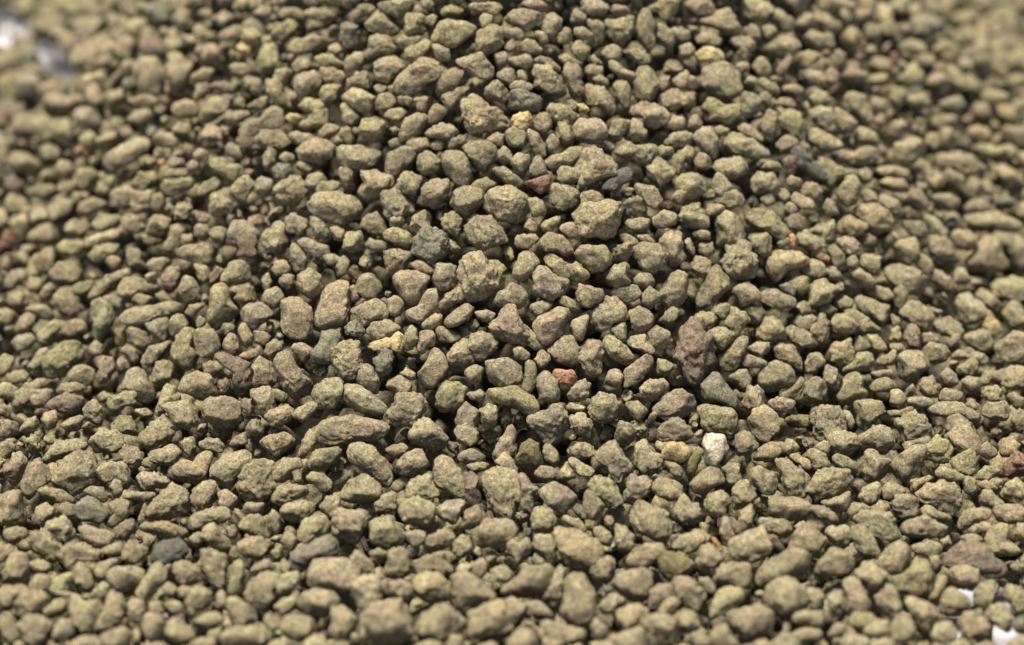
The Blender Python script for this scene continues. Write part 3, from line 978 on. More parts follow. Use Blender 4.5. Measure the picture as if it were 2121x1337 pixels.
g 169,118 175,113 185,112 189,119 192,128 187,131 177,130 172,125
g 138,106 143,104 152,106 158,112 161,116 154,121 150,126 144,122 141,114
g 151,127 157,120 165,119 170,124 169,130 160,133
g 129,123 133,116 137,114 143,120 145,131 137,135 130,130
g 107,89 112,82 117,81 121,85 127,89 128,98 122,103 115,100
g 120,103 129,96 135,102 136,109 132,117 124,114 121,109
g 98,93 102,90 109,92 112,99 118,105 119,111 112,113 101,113 100,103
g 80,90 84,81 90,75 98,73 105,75 106,84 104,90 93,91
g 43,91 48,84 57,80 65,76 72,75 80,79 80,85 74,93 62,96 50,98 44,96
g 19,90 22,84 31,82 40,83 41,89 43,96 39,98 29,96 20,94
o 15,118 17,109 20,101 26,97 37,99 40,103 35,108 29,113 19,119
g 26,120 29,113 38,110 48,107 54,113 57,119 55,126 44,131 34,128 27,123
g 51,103 53,96 60,93 70,92 76,98 78,108 70,115 62,117 53,111
g 77,97 86,98 89,105 88,111 81,112 77,105
g 90,104 94,100 99,100 100,110 97,117 91,115
g 66,118 71,112 82,112 88,114 91,119 88,123 75,121
g -5,92 0,90 8,92 12,99 13,107 9,113 2,110 -4,103
g 9,91 16,90 20,96 20,102 14,100
o 103,118 107,113 116,113 120,117 117,122 110,123 104,122
g 112,124 120,117 127,119 128,126 122,129 114,128
g 89,126 94,120 101,119 104,124 98,129 91,130
g 17,128 22,121 26,120 31,126 37,133 32,138 20,136
g 67,128 73,123 83,124 85,129 76,132 69,131
g -5,115 2,111 9,114 10,121 5,128 -4,124
g 43,132 50,129 57,132 57,138 45,139
g 55,131 62,125 69,127 73,134 66,139 56,138
g 97,131 104,125 112,127 115,133 108,139 98,138
g 117,132 125,128 131,131 130,138 118,139
s 205,120 209,116 215,117 215,126 207,126
g 202,132 208,128 215,129 215,138 203,138
g 165,133 172,130 179,133 178,139 166,139
g 180,133 187,131 195,132 197,138 182,139
g 6,130 12,126 18,130 17,134 9,135
g 148,49 152,46 160,50 166,53 165,57 157,55 150,53
o 171,66 180,64 187,67 184,70 175,70
"""

# ------------------------------------------------------------------ the shape of the heap (cm)
def heap(x, y):
    cx, cy, H, S, RD = 0.1, 5.2, 6.7, 0.84, 1.8
    r = np.sqrt((x-cx)**2 + (y-cy)**2 + RD**2)
    c = H + RD*S - r*S
    b = 1.0 - 0.25*np.exp(-((x-6.35)**2+(y+5.3)**2)/0.6) - 0.6*np.exp(-((x+8.6)**2+(y-9.3)**2)/4.0)
    k = 0.6
    w = 0.10*np.sin(x*1.3+y*0.7+1.0) + 0.08*np.sin(x*0.6-y*1.7)
    return b + k*np.logaddexp(0, (c-b)/k) + w*np.clip((c+1.5)/2.5, 0, 1)

def ray(px, py):
    d = FWD + RGT*(px-IMG_W/2)/FPX - UPV*(py-IMG_H/2)/FPX
    return d
def hit(px, py):
    d = ray(px, py); t = DIST*0.45
    for _ in range(300):
        p = CAM + d*t; e = p[2] - heap(p[0], p[1])
        if e < 0.002: break
        t += e*0.5
    return CAM + d*t, t
def project(P):
    v = P - CAM; z = v @ FWD
    return np.stack([IMG_W/2 + FPX*(v @ RGT)/z, IMG_H/2 - FPX*(v @ UPV)/z], -1), z

# ------------------------------------------------------------------ noise
_perm = RNG.permutation(256); _perm = np.concatenate([_perm, _perm, _perm])
_g = RNG.normal(size=(256, 3)); _g /= np.linalg.norm(_g, axis=1)[:, None]; _g = _g.astype(np.float32)
def perlin(p):
    i = np.floor(p).astype(np.int32); f = (p - i).astype(np.float32); i &= 255
    u = f*f*f*(f*(f*6-15)+10)
    out = 0
    for dx in (0, 1):
        wx = u[..., 0] if dx else 1-u[..., 0]
        for dy in (0, 1):
            wy = u[..., 1] if dy else 1-u[..., 1]
            for dz in (0, 1):
                wz = u[..., 2] if dz else 1-u[..., 2]
                h = _perm[_perm[_perm[(i[..., 0]+dx) & 255] + ((i[..., 1]+dy) & 255)] + ((i[..., 2]+dz) & 255)]
                g = _g[h]
                out = out + wx*wy*wz*(g[..., 0]*(f[..., 0]-dx) + g[..., 1]*(f[..., 1]-dy) + g[..., 2]*(f[..., 2]-dz))
    return out

# ------------------------------------------------------------------ sphere grids
import bmesh
ICO = {}
for s in (2, 3, 4, 5):
    bm = bmesh.new(); bmesh.ops.create_icosphere(bm, subdivisions=s, radius=1.0)
    bm.verts.ensure_lookup_table()
    ICO[s-1] = (np.array([v.co[:] for v in bm.verts]), np.array([[v.index for v in f.verts] for f in bm.faces], dtype=np.int32))
    bm.free()
# ICO[1]: 80 triangles, ICO[2]: 320, ICO[3]: 1280, ICO[4]: 5120

def unit(v): return v/np.linalg.norm(v, axis=-1, keepdims=True)

def carve(P, n, seed, rough, facets, fmin, toward=None):
    """P (n,V,3) unit spheres: cut soft facets, push hollows and lumps, returns the stone surface."""
    r = np.random.default_rng(seed)
    for k in range(facets):
        nn = unit(r.normal(size=(n, 3)))
        if toward is not None:
            nn[:, 2] = np.abs(nn[:, 2])*0.8 + 0.05; nn = unit(nn)
        h = r.uniform(fmin, 0.97, size=(n, 1))
        d = np.einsum('nvc,nc->nv', P, nn)
        ex = np.maximum(0, d-h)
        P = P - nn[:, None, :]*(ex*0.86)[..., None]
    off = r.uniform(0, 200, size=(n, 1, 3))
    q = P + off
    amp = rough[:, None]
    d = perlin(q*1.35)*0.36 + perlin(q*2.9+31)*0.22 - np.abs(perlin(q*2.0+55))*0.22
    p3 = perlin(q*5.5+77)
    d = d + p3*0.08
    pit = perlin(q*4.2+140)
    d = d - np.maximum(0, pit-0.15)*0.58
    if P.shape[1] > 600:
        d = d + perlin(q*11+9)*0.035
        pit = perlin(q*9.0+61); d = d - np.maximum(0, pit-0.16)*0.42
    if P.shape[1] > 2000:
        d = d + perlin(q*22+19)*0.018
    return P*(1 + (d*amp)[..., None])

# ------------------------------------------------------------------ colours of the stones (linear albedo)
TINT = {
 'g': (0.238, 0.200, 0.137), 'k': (0.230, 0.190, 0.138), 'K': (0.180, 0.140, 0.108), 'o': (0.237, 0.203, 0.130),
 'O': (0.145, 0.124, 0.070), 't': (0.272, 0.227, 0.150), 's': (0.170, 0.154, 0.116), 'd': (0.105, 0.098, 0.084),
 'p': (0.252, 0.219, 0.156), 'P': (0.262, 0.243, 0.160), 'y': (0.370, 0.295, 0.170), 'w': (0.470, 0.405, 0.340),
 'r': (0.180, 0.115, 0.088), 'n': (0.300, 0.170, 0.110), 'N': (0.290, 0.180, 0.105),
}

# ------------------------------------------------------------------ traced stones -> list of records
stones = []
for block in DATA.strip().split('T ')[1:]:
    lines = block.strip().split('\n')
    ox, oy = map(float, lines[0].split())
    for ln in lines[1:]:
        c, *pts = ln.split()
        a = np.array([[float(v) for v in p.split(',')] for p in pts])*10/2.997 + (ox, oy)
        x, y = a[:, 0], a[:, 1]; x2, y2 = np.roll(x, -1), np.roll(y, -1)
        cr = x*y2-x2*y; A = cr.sum()/2
        if abs(A) < 60: continue
        cen = np.array([((x+x2)*cr).sum(), ((y+y2)*cr).sum()])/(6*A)
        stones.append(dict(c=c, poly=a, cen=cen, area=abs(A)))
def inside(pt, poly):
    x, y = pt; n = len(poly); r = False; j = n-1
    for i in range(n):
        xi, yi = poly[i]; xj, yj = poly[j]
        if (yi > y) != (yj > y) and x < (xj-xi)*(y-yi)/(yj-yi)+xi: r = not r
        j = i
    return r
keep = []
for s in stones:                      # a stone traced twice at a tile border is kept once
    if any(np.abs(s['cen']-t['cen']).max() < 90 and (np.linalg.norm(s['cen']-t['cen']) < 0.36*math.sqrt(min(s['area'], t['area']))) for t in keep): continue
    keep.append(s)
stones = keep
NA = 64
TH = np.arange(NA)*2*math.pi/NA
for s in stones:
    a = s['poly'] - s['cen']; b = np.roll(a, -1, 0); R = np.zeros(NA)
    for k, t in enumerate(TH):
        d = np.array([math.cos(t), math.sin(t)])
        best = 0
        for p, q in zip(a, b):
            e = q-p; den = d[0]*e[1]-d[1]*e[0]
            if abs(den) < 1e-9: continue
            u = (p[0]*e[1]-p[1]*e[0])/den; v = (p[0]*d[1]-p[1]*d[0])/den
            if u > 0 and -1e-6 <= v <= 1+1e-6: best = max(best, u)
        R[k] = best
    R[R == 0] = R[R > 0].mean()
    for _ in range(2): R = 0.25*np.roll(R, 1)+0.5*R+0.25*np.roll(R, -1)
    s['R'] = R*1.13
    s['hit'], s['t'] = hit(*s['cen'])
    c = s['cen']; s['minr'] = np.minimum(R, np.roll(R, NA//2)).min(); s['maxr'] = R.max()

# ------------------------------------------------------------------ which ones are objects of their own
NAMED = 300
def blur_px(t): return abs(1.0/t-1.0/36.4)*1000
vis = []
for s in stones:
    x, y = s['cen']
    infr = 4 < x < IMG_W-4 and 4 < y < IMG_H-4
    p = s['poly']; w = np.clip(p[:, 0], 0, IMG_W); h = np.clip(p[:, 1], 0, IMG_H)
    cut = (w.max()-w.min())*(h.max()-h.min())/max(1, np.ptp(p[:, 0])*np.ptp(p[:, 1]))
    bonus = 60000 if s['c'] in 'wnNryPdsK' and s['area'] > 350 else 0
    s['rank'] = (s['area']*cut + bonus) if infr else 0
order = sorted(range(len(stones)), key=lambda i: -stones[i]['rank'])
named = set(order[:NAMED])
for i in named: stones[i]['named'] = True

def traced_shape(idx, sub):
    D, _ = ICO[sub]; n = len(idx)
    P = np.repeat(D[None].astype(np.float64), n, 0)
    r = np.random.default_rng(1000+sub)
    rough = r.uniform(0.4, 1.15, n)
    P = carve(P, n, 500+sub, rough, 9, 0.54, toward=True)
    out = np.empty_like(P)
    for j, i in enumerate(idx):
        s = stones[i]; p = P[j]
        rho = np.hypot(p[:, 0], p[:, 1]); th = np.arctan2(-p[:, 1], p[:, 0])   # image y runs down
        k = (th/(2*math.pi)*NA) % NA; k0 = np.floor(k).astype(int) % NA; f = k-np.floor(k)
        R = s['R'][k0]*(1-f) + s['R'][(k0+1) % NA]*f
        sc = s['t']/FPX*np.linalg.norm(ray(*s['cen']))**0
        rr = np.minimum(rho, 1.12)**0.9*R*sc
        T = (0.72*s['minr'] + 0.16*s['maxr'])*sc*r.uniform(0.8, 1.1)
        w = -unit(ray(*s['cen'])); rt = unit(RGT - w*(RGT@w)); up = np.cross(w, rt)
        tz = np.sign(p[:, 2])*np.abs(p[:, 2])**0.92*T
        out[j] = (rr*np.cos(th))[:, None]*rt + (-rr*np.sin(th))[:, None]*up + tz[:, None]*w
        s['T'] = T
        lift = r.uniform(-0.03, 0.07) + 0.25*(T-0.16)
        if s['c'] in 'wyndsrPNK': lift += 0.06
        s['centre'] = s['hit'] + w*lift
    return out

# ------------------------------------------------------------------ material
def new_mat(name):
    m = bpy.data.materials.new(name); m.use_nodes = True
    return m, m.node_tree.nodes, m.node_tree.links
def stone_material():
    m, N, L = new_mat("weathered_stone")
    b = N["Principled BSDF"]; b.inputs["Roughness"].default_value = 0.95
    b.inputs["Specular IOR Level"].default_value = 0.12
    at = N.new("ShaderNodeAttribute"); at.attribute_name = "tint"
    sd = N.new("ShaderNodeAttribute"); sd.attribute_name = "shift"
    tc = N.new("ShaderNodeTexCoord")
    ad = N.new("ShaderNodeVectorMath"); ad.operation = 'ADD'
    L.new(tc.outputs["Object"], ad.inputs[0]); L.new(sd.outputs["Vector"], ad.inputs[1])
    def noise(scale, det, rough=0.6):
        n = N.new("ShaderNodeTexNoise"); n.inputs["Scale"].default_value = scale; n.inputs["Detail"].default_value = det
        n.inputs["Roughness"].default_value = rough; L.new(ad.outputs[0], n.inputs["Vector"]); return n
    def ramp(src, p0, v0, p1, v1):
        r = N.new("ShaderNodeMapRange"); r.inputs[1].default_value = p0; r.inputs[2].default_value = p1
        r.inputs[3].default_value = v0; r.inputs[4].default_value = v1; L.new(src, r.inputs[0]); return r
    grain = noise(3800, 3, 0.7); grit = noise(1500, 2); patch = noise(380, 3)
    def mix(kind, fac, a, bb):
        x = N.new("ShaderNodeMix"); x.data_type = 'RGBA'; x.blend_type = kind
        if isinstance(fac, float): x.inputs[0].default_value = fac
        else: L.new(fac, x.inputs[0])
        for sock, v in ((x.inputs[6], a), (x.inputs[7], bb)):
            if isinstance(v, tuple): sock.default_value = v+(1,)
            else: L.new(v, sock)
        return x.outputs[2]
    c = at.outputs["Color"]
    c = mix('MULTIPLY', ramp(patch.outputs[0], 0.52, 0.0, 0.64, 0.8).outputs[0], c, (0.78, 0.72, 0.72))
    c = mix('MULTIPLY', ramp(patch.outputs[0], 0.47, 0.0, 0.34, 1.0).outputs[0], c, (1.10, 1.08, 0.98))
    gr = ramp(grain.outputs[0], 0.3, 0.45, 0.7, 1.55)
    g2 = ramp(grit.outputs[0], 0.3, 0.70, 0.7, 1.30)
    mu = N.new("ShaderNodeMath"); mu.operation = 'MULTIPLY'; L.new(gr.outputs[0], mu.inputs[0]); L.new(g2.outputs[0], mu.inputs[1])
    sc = N.new("ShaderNodeVectorMath"); sc.operation = 'SCALE'; L.new(c, sc.inputs[0]); L.new(mu.outputs[0], sc.inputs[3])
    c = sc.outputs[0]
    # dark mineral specks
    vo = N.new("ShaderNodeTexVoronoi"); vo.inputs["Scale"].default_value = 1050; L.new(ad.outputs[0], vo.inputs["Vector"])
    sp = ramp(vo.outputs["Distance"], 0.10, 0.75, 0.24, 0.0)
    cell = ramp(vo.outputs["Color"], 0.50, 0.0, 0.54, 1.0)
    mm = N.new("ShaderNodeMath"); mm.operation = 'MULTIPLY'; L.new(sp.outputs[0], mm.inputs[0]); L.new(cell.outputs[0], mm.inputs[1])
    c = mix('MULTIPLY', mm.outputs[0], c, (0.35, 0.32, 0.32))
    L.new(c, b.inputs["Base Color"])
    # relief: pores and grain
    vp = N.new("ShaderNodeTexVoronoi"); vp.inputs["Scale"].default_value = 1500; L.new(ad.outputs[0], vp.inputs["Vector"])
    pores = ramp(vp.outputs["Distance"], 0.0, 0.0, 0.32, 1.0)
    b1 = N.new("ShaderNodeBump"); b1.inputs["Strength"].default_value = 0.7; b1.inputs["Distance"].default_value = 0.00016
    L.new(grit.outputs[0], b1.inputs["Height"])
    b2 = N.new("ShaderNodeBump"); b2.inputs["Strength"].default_value = 0.6; b2.inputs["Distance"].default_value = 0.00008
    L.new(grain.outputs[0], b2.inputs["Height"]); L.new(b1.outputs[0], b2.inputs["Normal"])
    b3 = N.new("ShaderNodeBump"); b3.inputs["Strength"].default_value = 0.5; b3.inputs["Distance"].default_value = 0.00012
    L.new(pores.outputs[0], b3.inputs["Height"]); L.new(b2.outputs[0], b3.inputs["Normal"])
    L.new(b3.outputs[0], b.inputs["Normal"])
    return m
STONE = stone_material()

def ground_material():
    m, N, L = new_mat("white_board")
    b = N["Principled BSDF"]; b.inputs["Roughness"].default_value = 0.6
    n = N.new("ShaderNodeTexNoise"); n.inputs["Scale"].default_value = 60; n.inputs["Detail"].default_value = 6
    tc = N.new("ShaderNodeTexCoord"); L.new(tc.outputs["Object"], n.inputs["Vector"])
    r = N.new("ShaderNodeMapRange"); r.inputs[1].default_value = 0.3; r.inputs[2].default_value = 0.7; r.inputs[3].default_value = 0.0; r.inputs[4].default_value = 1.0
    L.new(n.outputs[0], r.inputs[0])
    x = N.new("ShaderNodeMix"); x.data_type = 'RGBA'; L.new(r.outputs[0], x.inputs[0])
    x.inputs[6].default_value = (0.40, 0.395, 0.43, 1); x.inputs[7].default_value = (0.46, 0.455, 0.48, 1)
    L.new(x.outputs[2], b.inputs["Base Color"])
    return m

def make_mesh(name, V, F, tint, shift):
    """V in metres; tint and shift per vertex"""
    me = bpy.data.meshes.new(name)
    nv, nf = len(V), len(F)
    me.vertices.add(nv); me.vertices.foreach_set("co", V.astype(np.float32).ravel())
    me.loops.add(nf*3); me.loops.foreach_set("vertex_index", F.astype(np.int32).ravel())
    me.polygons.add(nf); me.polygons.foreach_set("loop_start", np.arange(nf, dtype=np.int32)*3)
    me.polygons.foreach_set("use_smooth", np.ones(nf, dtype=bool))
    me.update(calc_edges=True)
    a = me.attributes.new("tint", 'FLOAT_COLOR', 'POINT')
    a.data.foreach_set("color", np.concatenate([tint, np.ones((nv, 1))], 1).astype(np.float32).ravel())
    a = me.attributes.new("shift", 'FLOAT_VECTOR', 'POINT')
    a.data.foreach_set("vector", shift.astype(np.float32).ravel())
    me.materials.append(STONE)
    return me
def jitter_tint(c, r, big=0.06):
    t = np.array(TINT[c])*np.array((0.80, 0.83, 0.775))*math.exp(r.normal(0, big))
    return np.clip(t*np.exp(r.normal(0, 0.012, 3)), 0.02, 0.85)

# ------------------------------------------------------------------ ground
gs = 1.5
me = bpy.data.meshes.new("ground")
me.from_pydata([(-gs, -gs, 0), (gs, -gs, 0), (gs, gs, 0), (-gs, gs, 0)], [], [(0, 1, 2, 3)])
me.materials.append(ground_material())
ground = bpy.data.objects.new("ground", me); COL.objects.link(ground)
ground["kind"] = "structure"; ground["label"] = "plain white board under the gravel, bare at the corners of the heap"

# ------------------------------------------------------------------ traced stones, shaped
acc_V, acc_F, acc_T, acc_S = [], [], [], []; nacc = 0
def accumulate(V, F, tint, shift):
    global nacc
    acc_V.append(V*CM); acc_F.append(F+nacc); n = len(V); nacc += n
    acc_T.append(np.repeat(tint[None], n, 0)); acc_S.append(np.repeat(shift[None], n, 0))
groups = {4: [], 3: [], 2: []}
for i, s in enumerate(stones):
    sharp = abs(s['t']-36.4) < 1.6
    if i in named: groups[4 if (s['area'] > 4300 and sharp) else 3].append(i)
    else: groups[3 if (s['area'] > 1400 and abs(s['t']-36.4) < 2.5) else 2].append(i)
pebbles = {}
rt_ = np.random.default_rng(11)
for sub, idx in groups.items():
    S = traced_shape(idx, sub); F = ICO[sub][1]
    for j, i in enumerate(idx):
        s = stones[i]; tint = jitter_tint(s['c'], rt_); shift = rt_.uniform(-1, 1, 3)
        s['tint'] = tint
        if i in named:
            V = S[j]*CM
            me = make_mesh("pebble", V, F, np.repeat(tint[None], len(V), 0), np.repeat(shift[None], len(V), 0))
            o = bpy.data.objects.new("pebble", me); o.location = Vector(s['centre']*CM); COL.objects.link(o)
            pebbles[i] = o
        else:
            accumulate(S[j]+s['centre'], F, tint, shift)

# ------------------------------------------------------------------ holes where the white board shows
HOLES = [np.array(p, float) for p in (
    [(-40, 26), (10, 22), (46, 44), (62, 66), (50, 72), (22, 56), (-40, 54)],
    [(78, 92), (112, 98), (150, 138), (142, 165), (98, 145)],
    [(-20, 76), (22, 78), (22, 90), (-20, 90)],
    [(1966, 1292), (1974, 1290), (1982, 1306), (1972, 1308)],
    [(2052, 1236), (2070, 1240), (2064, 1262), (2050, 1258)],
    [(2076, 1300), (2086, 1298), (2090, 1318), (2078, 1320)],
)]
def dist_poly(p, poly):
    if inside(p, poly): return 0.0
    a = poly; b = np.roll(poly, -1, 0); e = b-a; t = np.clip(((p-a)*e).sum(1)/(e*e).sum(1), 0, 1)
    return np.linalg.norm(a+e*t[:, None]-p, axis=1).min()

# ------------------------------------------------------------------ coverage of the traced stones in the picture
GS = 5.0; X0, Y0 = -400.0, -400.0
GW, GH = int((IMG_W+800)/GS), int((IMG_H+800)/GS)
cov = np.zeros((GH, GW), bool)
gx, gy = np.meshgrid(X0+GS*(np.arange(GW)+.5), Y0+GS*(np.arange(GH)+.5))
for s in stones:
    m = s['maxr']*1.1; c = s['cen']
    i0, i1 = int((c[0]-m-X0)/GS), int((c[0]+m-X0)/GS)+2; j0, j1 = int((c[1]-m-Y0)/GS), int((c[1]+m-Y0)/GS)+2
    dx, dy = gx[j0:j1, i0:i1]-c[0], gy[j0:j1, i0:i1]-c[1]
    k = (np.arctan2(dy, dx)/(2*math.pi)*NA).astype(int) % NA
    cov[j0:j1, i0:i1] |= np.hypot(dx, dy) < s['R'][k]
free = np.where(cov, 0.0, 1e4)
for _ in range(60):
    old = free
    f = np.pad(free, 1, constant_values=1e4)
    free = np.minimum.reduce([free, f[:-2, 1:-1]+GS, f[2:, 1:-1]+GS, f[1:-1, :-2]+GS, f[1:-1, 2:]+GS,
                              f[:-2, :-2]+GS*1.41, f[2:, 2:]+GS*1.41, f[:-2, 2:]+GS*1.41, f[2:, :-2]+GS*1.41])
    if np.array_equal(old, free): break

# ------------------------------------------------------------------ untraced stones: gap fillers and the layers below
XR, YR = (-12.5, 12.5), (-9.5, 17.0)
def scatter(ntry, rfun, depth, spacing, seed, gapfit=None, frame_only=False, depthjit=0.05):
    r = np.random.default_rng(seed); cell = {}; out = []
    cs = 0.6
    xs = r.uniform(*XR, ntry); ys = r.uniform(*YR, ntry); u = r.uniform(size=ntry); dj = r.normal(0, depthjit, ntry)
    z = heap(xs, ys)
    # surface normal
    e = 0.05; nx = -(heap(xs+e, ys)-z)/e; ny = -(heap(xs, ys+e)-z)/e
    nl = np.sqrt(nx*nx+ny*ny+1)
    for i in range(ntry):
        rad = rfun(u[i], i/ntry)
        dp = depth + dj[i] + (0.17 if gapfit is not None and rad < 0.15 else 0)
        p = np.array([xs[i]-nx[i]/nl[i]*dp, ys[i]-ny[i]/nl[i]*dp, z[i]-dp/nl[i]])
        if p[2] < rad*0.55: 
            if depth > 0.1: continue
            p[2] = rad*0.55
        q, dep = project(p)
        if rad < 0.11 and (q[0] < -40 or q[0] > IMG_W+40 or q[1] < -40 or q[1] > IMG_H+40): continue
        if q[0] < -300 or q[0] > IMG_W+300 or q[1] < -330 or q[1] > IMG_H+260: continue
        rp = rad*FPX/dep
        if gapfit is not None:
            gi, gj = int((q[0]-X0)/GS), int((q[1]-Y0)/GS)
            if 0 <= gi < GW and 0 <= gj < GH and free[gj, gi] < rp*gapfit: continue
        if (q[0] < 260 and q[1] < 260) or q[1] > 1150:
            if any(dist_poly(q, h) < rp*0.92 for h in HOLES): continue
        k = (int(p[0]//cs), int(p[1]//cs), int(p[2]//cs)); ok = True
        for a in (-1, 0, 1):
            for b in (-1, 0, 1):
                for c in (-1, 0, 1):
                    for (pp, pr) in cell.get((k[0]+a, k[1]+b, k[2]+c), ()):
                        if (pp[0]-p[0])**2+(pp[1]-p[1])**2+(pp[2]-p[2])**2 < ((pr+rad)*spacing)**2: ok = False; break
                    if not ok: break
                if not ok: break
            if not ok: break
        if not ok: continue
        cell.setdefault(k, []).append((p, rad)); out.append((p, rad, q, dep))
    return out
big_first = lambda u, f: (0.26-0.205*f**0.45)*(0.9+0.2*u)
layerA = scatter(120000, big_first, 0.05, 0.80, 21, gapfit=0.74, depthjit=0.05)
layerB = scatter(45000, lambda u, f: 0.22-0.14*f**0.7+0.02*u, 0.52, 0.80, 22)
layerC = scatter(30000, lambda u, f: 0.25-0.13*f**0.7, 0.86, 0.80, 23)

def filler_shapes(items, sub, seed):
    D, F = ICO[sub]; n = len(items)
    if not n: return
    r = np.random.default_rng(seed)
    P = np.repeat(D[None], n, 0)
    P = carve(P, n, seed+1, r.uniform(0.6, 1.5, n), 8, 0.52)
    ax = np.stack([r.uniform(0.95, 1.35, n), r.uniform(0.8, 1.05, n), r.uniform(0.55, 0.95, n)], -1)
    P = P*ax[:, None, :]
    q = unit(r.normal(size=(n, 4)))
    w, x, y, z = q.T
    M = np.stack([np.stack([1-2*(y*y+z*z), 2*(x*y-z*w), 2*(x*z+y*w)], -1), np.stack([2*(x*y+z*w), 1-2*(x*x+z*z), 2*(y*z-x*w)], -1), np.stack([2*(x*z-y*w), 2*(y*z+x*w), 1-2*(x*x+y*y)], -1)], 1)
    P = np.einsum('nij,nvj->nvi', M, P)
    pool = list('gggggggggggkkkkooottpsK'); rare = list('ynrPdN')
    for j, (p, rad, _, _) in enumerate(items):
        c = rare[r.integers(len(rare))] if r.uniform() < 0.004 else pool[r.integers(len(pool))]
        accumulate(P[j]*rad+p, F, jitter_tint(c, r), r.uniform(-1, 1, 3))
def inframe(it, m=30): return -m < it[2][0] < IMG_W+m and -m < it[2][1] < IMG_H+m
hiA = [it for it in layerA if inframe(it) and abs(it[3]-36.4) < 2.0 and it[1] > 0.1]
ids = set(map(id, hiA)); loA = [it for it in layerA if id(it) not in ids and inframe(it, 60)]
ids |= set(map(id, loA)); outA = [it for it in layerA if id(it) not in ids]
filler_shapes(hiA, 3, 31); filler_shapes(loA, 2, 33); filler_shapes(outA, 1, 35)
inB = [it for it in layerB if inframe(it, 60) and it[1] > 0.16]; idb = set(map(id, inB)); outB = [it for it in layerB if id(it) not in idb]
filler_shapes(inB, 2, 37); filler_shapes(outB, 1, 39); filler_shapes(layerC, 1, 41)

# the inside of the heap: a rough, closed skin under the stones, gap shade put into its colour
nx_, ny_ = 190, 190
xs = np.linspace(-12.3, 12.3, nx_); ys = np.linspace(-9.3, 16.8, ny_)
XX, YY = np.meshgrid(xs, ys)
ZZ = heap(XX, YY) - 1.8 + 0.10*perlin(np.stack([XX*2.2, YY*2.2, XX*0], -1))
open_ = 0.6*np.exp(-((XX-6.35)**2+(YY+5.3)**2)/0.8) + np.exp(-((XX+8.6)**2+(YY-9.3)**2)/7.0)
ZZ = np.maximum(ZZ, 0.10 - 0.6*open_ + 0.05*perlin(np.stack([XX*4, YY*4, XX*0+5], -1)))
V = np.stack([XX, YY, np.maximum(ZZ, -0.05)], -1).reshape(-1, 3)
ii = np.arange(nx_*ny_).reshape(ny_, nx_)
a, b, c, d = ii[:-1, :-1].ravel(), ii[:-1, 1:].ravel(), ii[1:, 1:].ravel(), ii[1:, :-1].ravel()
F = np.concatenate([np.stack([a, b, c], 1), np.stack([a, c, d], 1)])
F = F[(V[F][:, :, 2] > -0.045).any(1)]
accumulate(V, F, np.array((0.12, 0.10, 0.07)), np.zeros(3))  # tinted darker than the stones to paint the shade of deep gaps

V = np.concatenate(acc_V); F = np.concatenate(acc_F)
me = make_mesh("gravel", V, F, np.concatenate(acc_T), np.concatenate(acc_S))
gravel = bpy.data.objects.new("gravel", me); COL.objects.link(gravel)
gravel["kind"] = "stuff"
gravel["label"] = "heap of small brown and olive stones, all the lesser grains between and behind"
print("TRACED", len(stones), "A", len(hiA), len(loA), len(outA), "B", len(inB), len(outB), "C", len(layerC), "TRIS", len(F)+sum(len(o.data.polygons) for o in pebbles.values()))

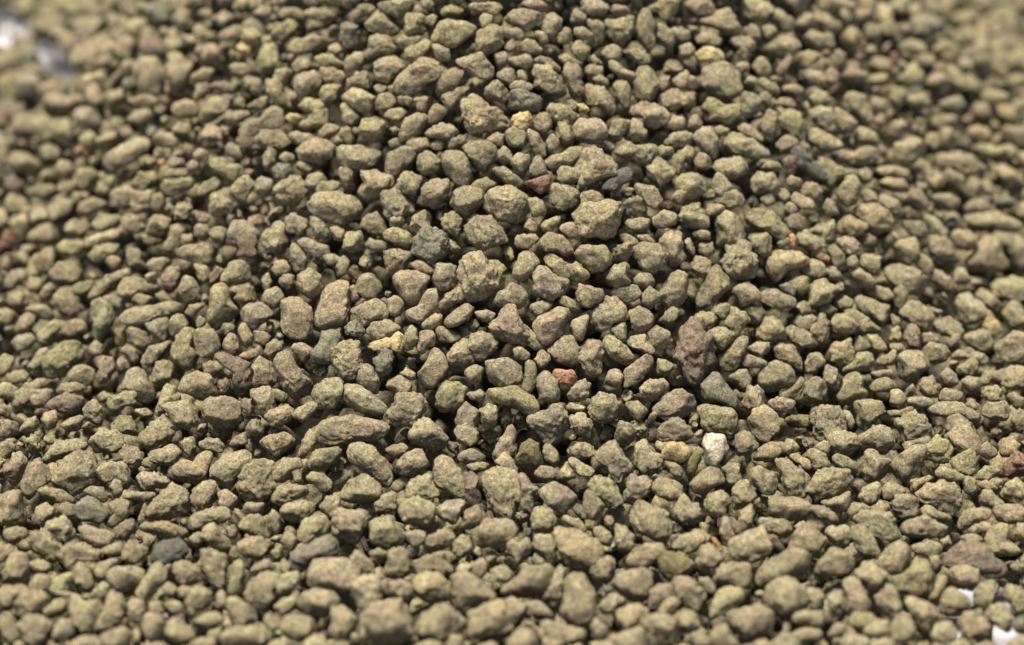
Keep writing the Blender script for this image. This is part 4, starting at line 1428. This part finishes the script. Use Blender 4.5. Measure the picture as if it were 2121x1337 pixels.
# ------------------------------------------------------------------ labels: what each pebble looks like and where it lies
MARKS = [
 (1478, 937, "white pebble", "small white quartz-like pebble, the only white one, in the lower right of the heap"),
 (1168, 780, "orange pebble", "small rough orange pebble at the middle of the heap, brightest in colour"),
 (1437, 733, "tall purple-brown pebble", "tall rough purple-brown pebble above the slate-grey pointed one"),
 (1493, 815, "pointed slate-grey pebble", "pointed slate-grey pebble just below the tall purple-brown one"),
 (803, 712, "yellow chip", "yellow flat chip wedged under darker pebbles left of the middle"),
 (1083, 251, "small yellow pebble", "small rounded yellow pebble high on the heap face"),
 (1135, 592, "pale green-grey pebble", "pale green-grey pebble with pointed top, right of the middle"),
 (215, 660, "pale green half-moon pebble", "pale green half-moon pebble standing upright on the left slope"),
 (687, 630, "barrel-shaped tan pebble", "upright barrel-shaped tan pebble, left of the middle"),
 (2100, 960, "dark red pebble", "dark red pebble cut by the right edge of the picture"),
 (1675, 340, "blue-grey slate splinter", "long dark blue-grey slate splinter on the upper right slope"),
 (893, 510, "slate-blue pebble", "wide slate-blue pebble just left of the big rounded one"),
 (1005, 237, "large knobbly tan pebble", "large knobbly tan pebble, biggest of the upper heap, left of the small yellow one"),
 (745, 328, "pale grey wedge", "wide pale grey wedge-shaped pebble in the upper left of the heap face"),
 (358, 1138, "dark slate pebble", "dark slate pebble lying flat in the lower left"),
 (127, 1208, "mint-green pebble", "mint-green pointed pebble near the lower left corner"),
 (17, 497, "reddish pebble at the left edge", "blurred reddish pebble at the left edge of the picture"),
 (2010, 1165, "smooth dark brown pebble", "large smooth dark brown pebble half covered, near the lower right corner"),
 (155, 980, "large round pebble on the left", "large round grey-brown pebble, biggest in the lower left"),
 (1195, 1130, "smooth tan pebble", "large smooth tan pebble at the bottom, right of the middle"),
 (1100, 940, "dark olive pebble", "dark olive pebble with flat face, below the middle"),
 (800, 1290, "big pebble at the bottom edge", "biggest pebble of the bottom row, left of the middle, with domed top"),
 (1005, 480, "big rounded pebble", "big rounded grey-brown pebble just right of the slate-blue one"),
 (1240, 465, "big yellowish round pebble", "big yellowish round pebble with coarse grain, right of the big rounded one"),
 (1110, 378, "small dark red flake", "small dark red flake in the upper middle of the heap face"),
 (1275, 378, "small dark slate", "small dark slate leaning under a large pebble in the upper middle"),
 (1895, 765, "big pitted pebble on the right", "big pitted pebble with hollow side on the right slope"),
 (1408, 940, "yellow wedge", "pale yellow wedge-shaped pebble touching the white one on its left"),
 (612, 655, "purple-patched pebble", "upright oval purple-grey pebble just left of the barrel-shaped one"),
 (1970, 860, "curved light pebble", "long curved light pebble like a shallow arch on the right"),
 (1845, 105, "red speck in the blur", "small blurred red pebble in the soft upper right background"),
 (1210, 226, "tiny yellow pebble", "tiny yellow pebble tucked right of the small yellow one"),
 (1625, 545, "light wedge on the right slope", "wide light wedge-like pebble on the right slope, above the middle"),
 (945, 75, "pale olive slab", "wide pale olive slab near the top edge, left of the middle"),
]
def near(px, py):
    return min(named, key=lambda i: np.linalg.norm(stones[i]['cen']-(px, py)))
mark_of = {}; lab = {}
for px, py, ref, full in MARKS:
    i = near(px, py)
    if np.linalg.norm(stones[i]['cen']-(px, py)) < 45 and i not in mark_of:
        mark_of[i] = ref; lab[i] = full
    else: print("MARK MISSING", px, py, ref)
NUM = ['', 'one', 'two', 'three', 'four', 'five', 'six', 'seven', 'eight']
HUE = {'g': 'grey-brown', 'k': 'mauve-brown', 'K': 'dark brown', 'o': 'olive-brown', 'O': 'dark olive', 't': 'tan', 's': 'slate-grey', 'd': 'dark slate',
       'p': 'pale grey-green', 'P': 'pale green', 'y': 'yellow', 'w': 'white', 'r': 'dark red', 'n': 'orange', 'N': 'rusty orange'}
def looks(s):
    a = s['poly']-s['cen']; ev, vec = np.linalg.eigh(a.T @ a); asp = math.sqrt(ev[1]/ev[0]); d = vec[:, 1]
    if asp < 1.22: sh = 'rounded'
    else:
        ang = math.degrees(math.atan2(-d[1], d[0])) % 180
        sh = ('wide' if ang < 22 or ang > 158 else 'tall' if 68 < ang < 112 else 'right-leaning' if ang < 90 else 'left-leaning')
        if asp > 1.8: sh = {'wide': 'long level', 'tall': 'tall narrow', 'right-leaning': 'long right-leaning', 'left-leaning': 'long left-leaning'}[sh]
    sz = 'large ' if s['area'] > 6200 else 'small ' if s['area'] < 3000 else ''
    bl = 'blurred ' if abs(s['t']-36.7) > 3.2 else ''
    return bl+sz+sh+' '+HUE[s['c']]
U = 78.0
def where(i, j):
    d = stones[i]['cen']-stones[j]['cen']; a, b = int(round(abs(d[0])/U)), int(round(abs(d[1])/U))
    if a > 8 or b > 8 or (a == 0 and b == 0): return None
    h = 'left' if d[0] < 0 else 'right'; v = 'above' if d[1] < 0 else 'below'; ref = 'the '+mark_of[j]
    if b == 0: return ('just '+h+' of ' if a == 1 else NUM[a]+' pebbles '+h+' of ')+ref
    if a == 0: return ('just '+v+' ' if b == 1 else NUM[b]+' pebbles '+v+' ')+ref
    if a == 1 and b == 1: return 'diagonally '+v+' '+h+' of '+ref
    return NUM[a]+' '+h+' and '+NUM[b]+' '+v+' '+ref
used = set(lab.values())
for i in sorted(named):
    if i in lab: continue
    s = stones[i]
    js = sorted(mark_of, key=lambda j: np.linalg.norm(stones[j]['cen']-s['cen']))
    best = None
    for j in js[:6]:
        w = where(i, j)
        if not w: continue
        t = looks(s)+' pebble, '+w
        if len(t.split()) <= 16 and t not in used: best = t; break
    if best is None: best = looks(s)+' pebble, '+('%d mm from the left edge' % 0); print("LABEL?", i)
    used.add(best); lab[i] = best
for i, o in pebbles.items():
    o["label"] = lab[i]; o["category"] = "pebble"; o["group"] = "pebbles heaped on the white board"
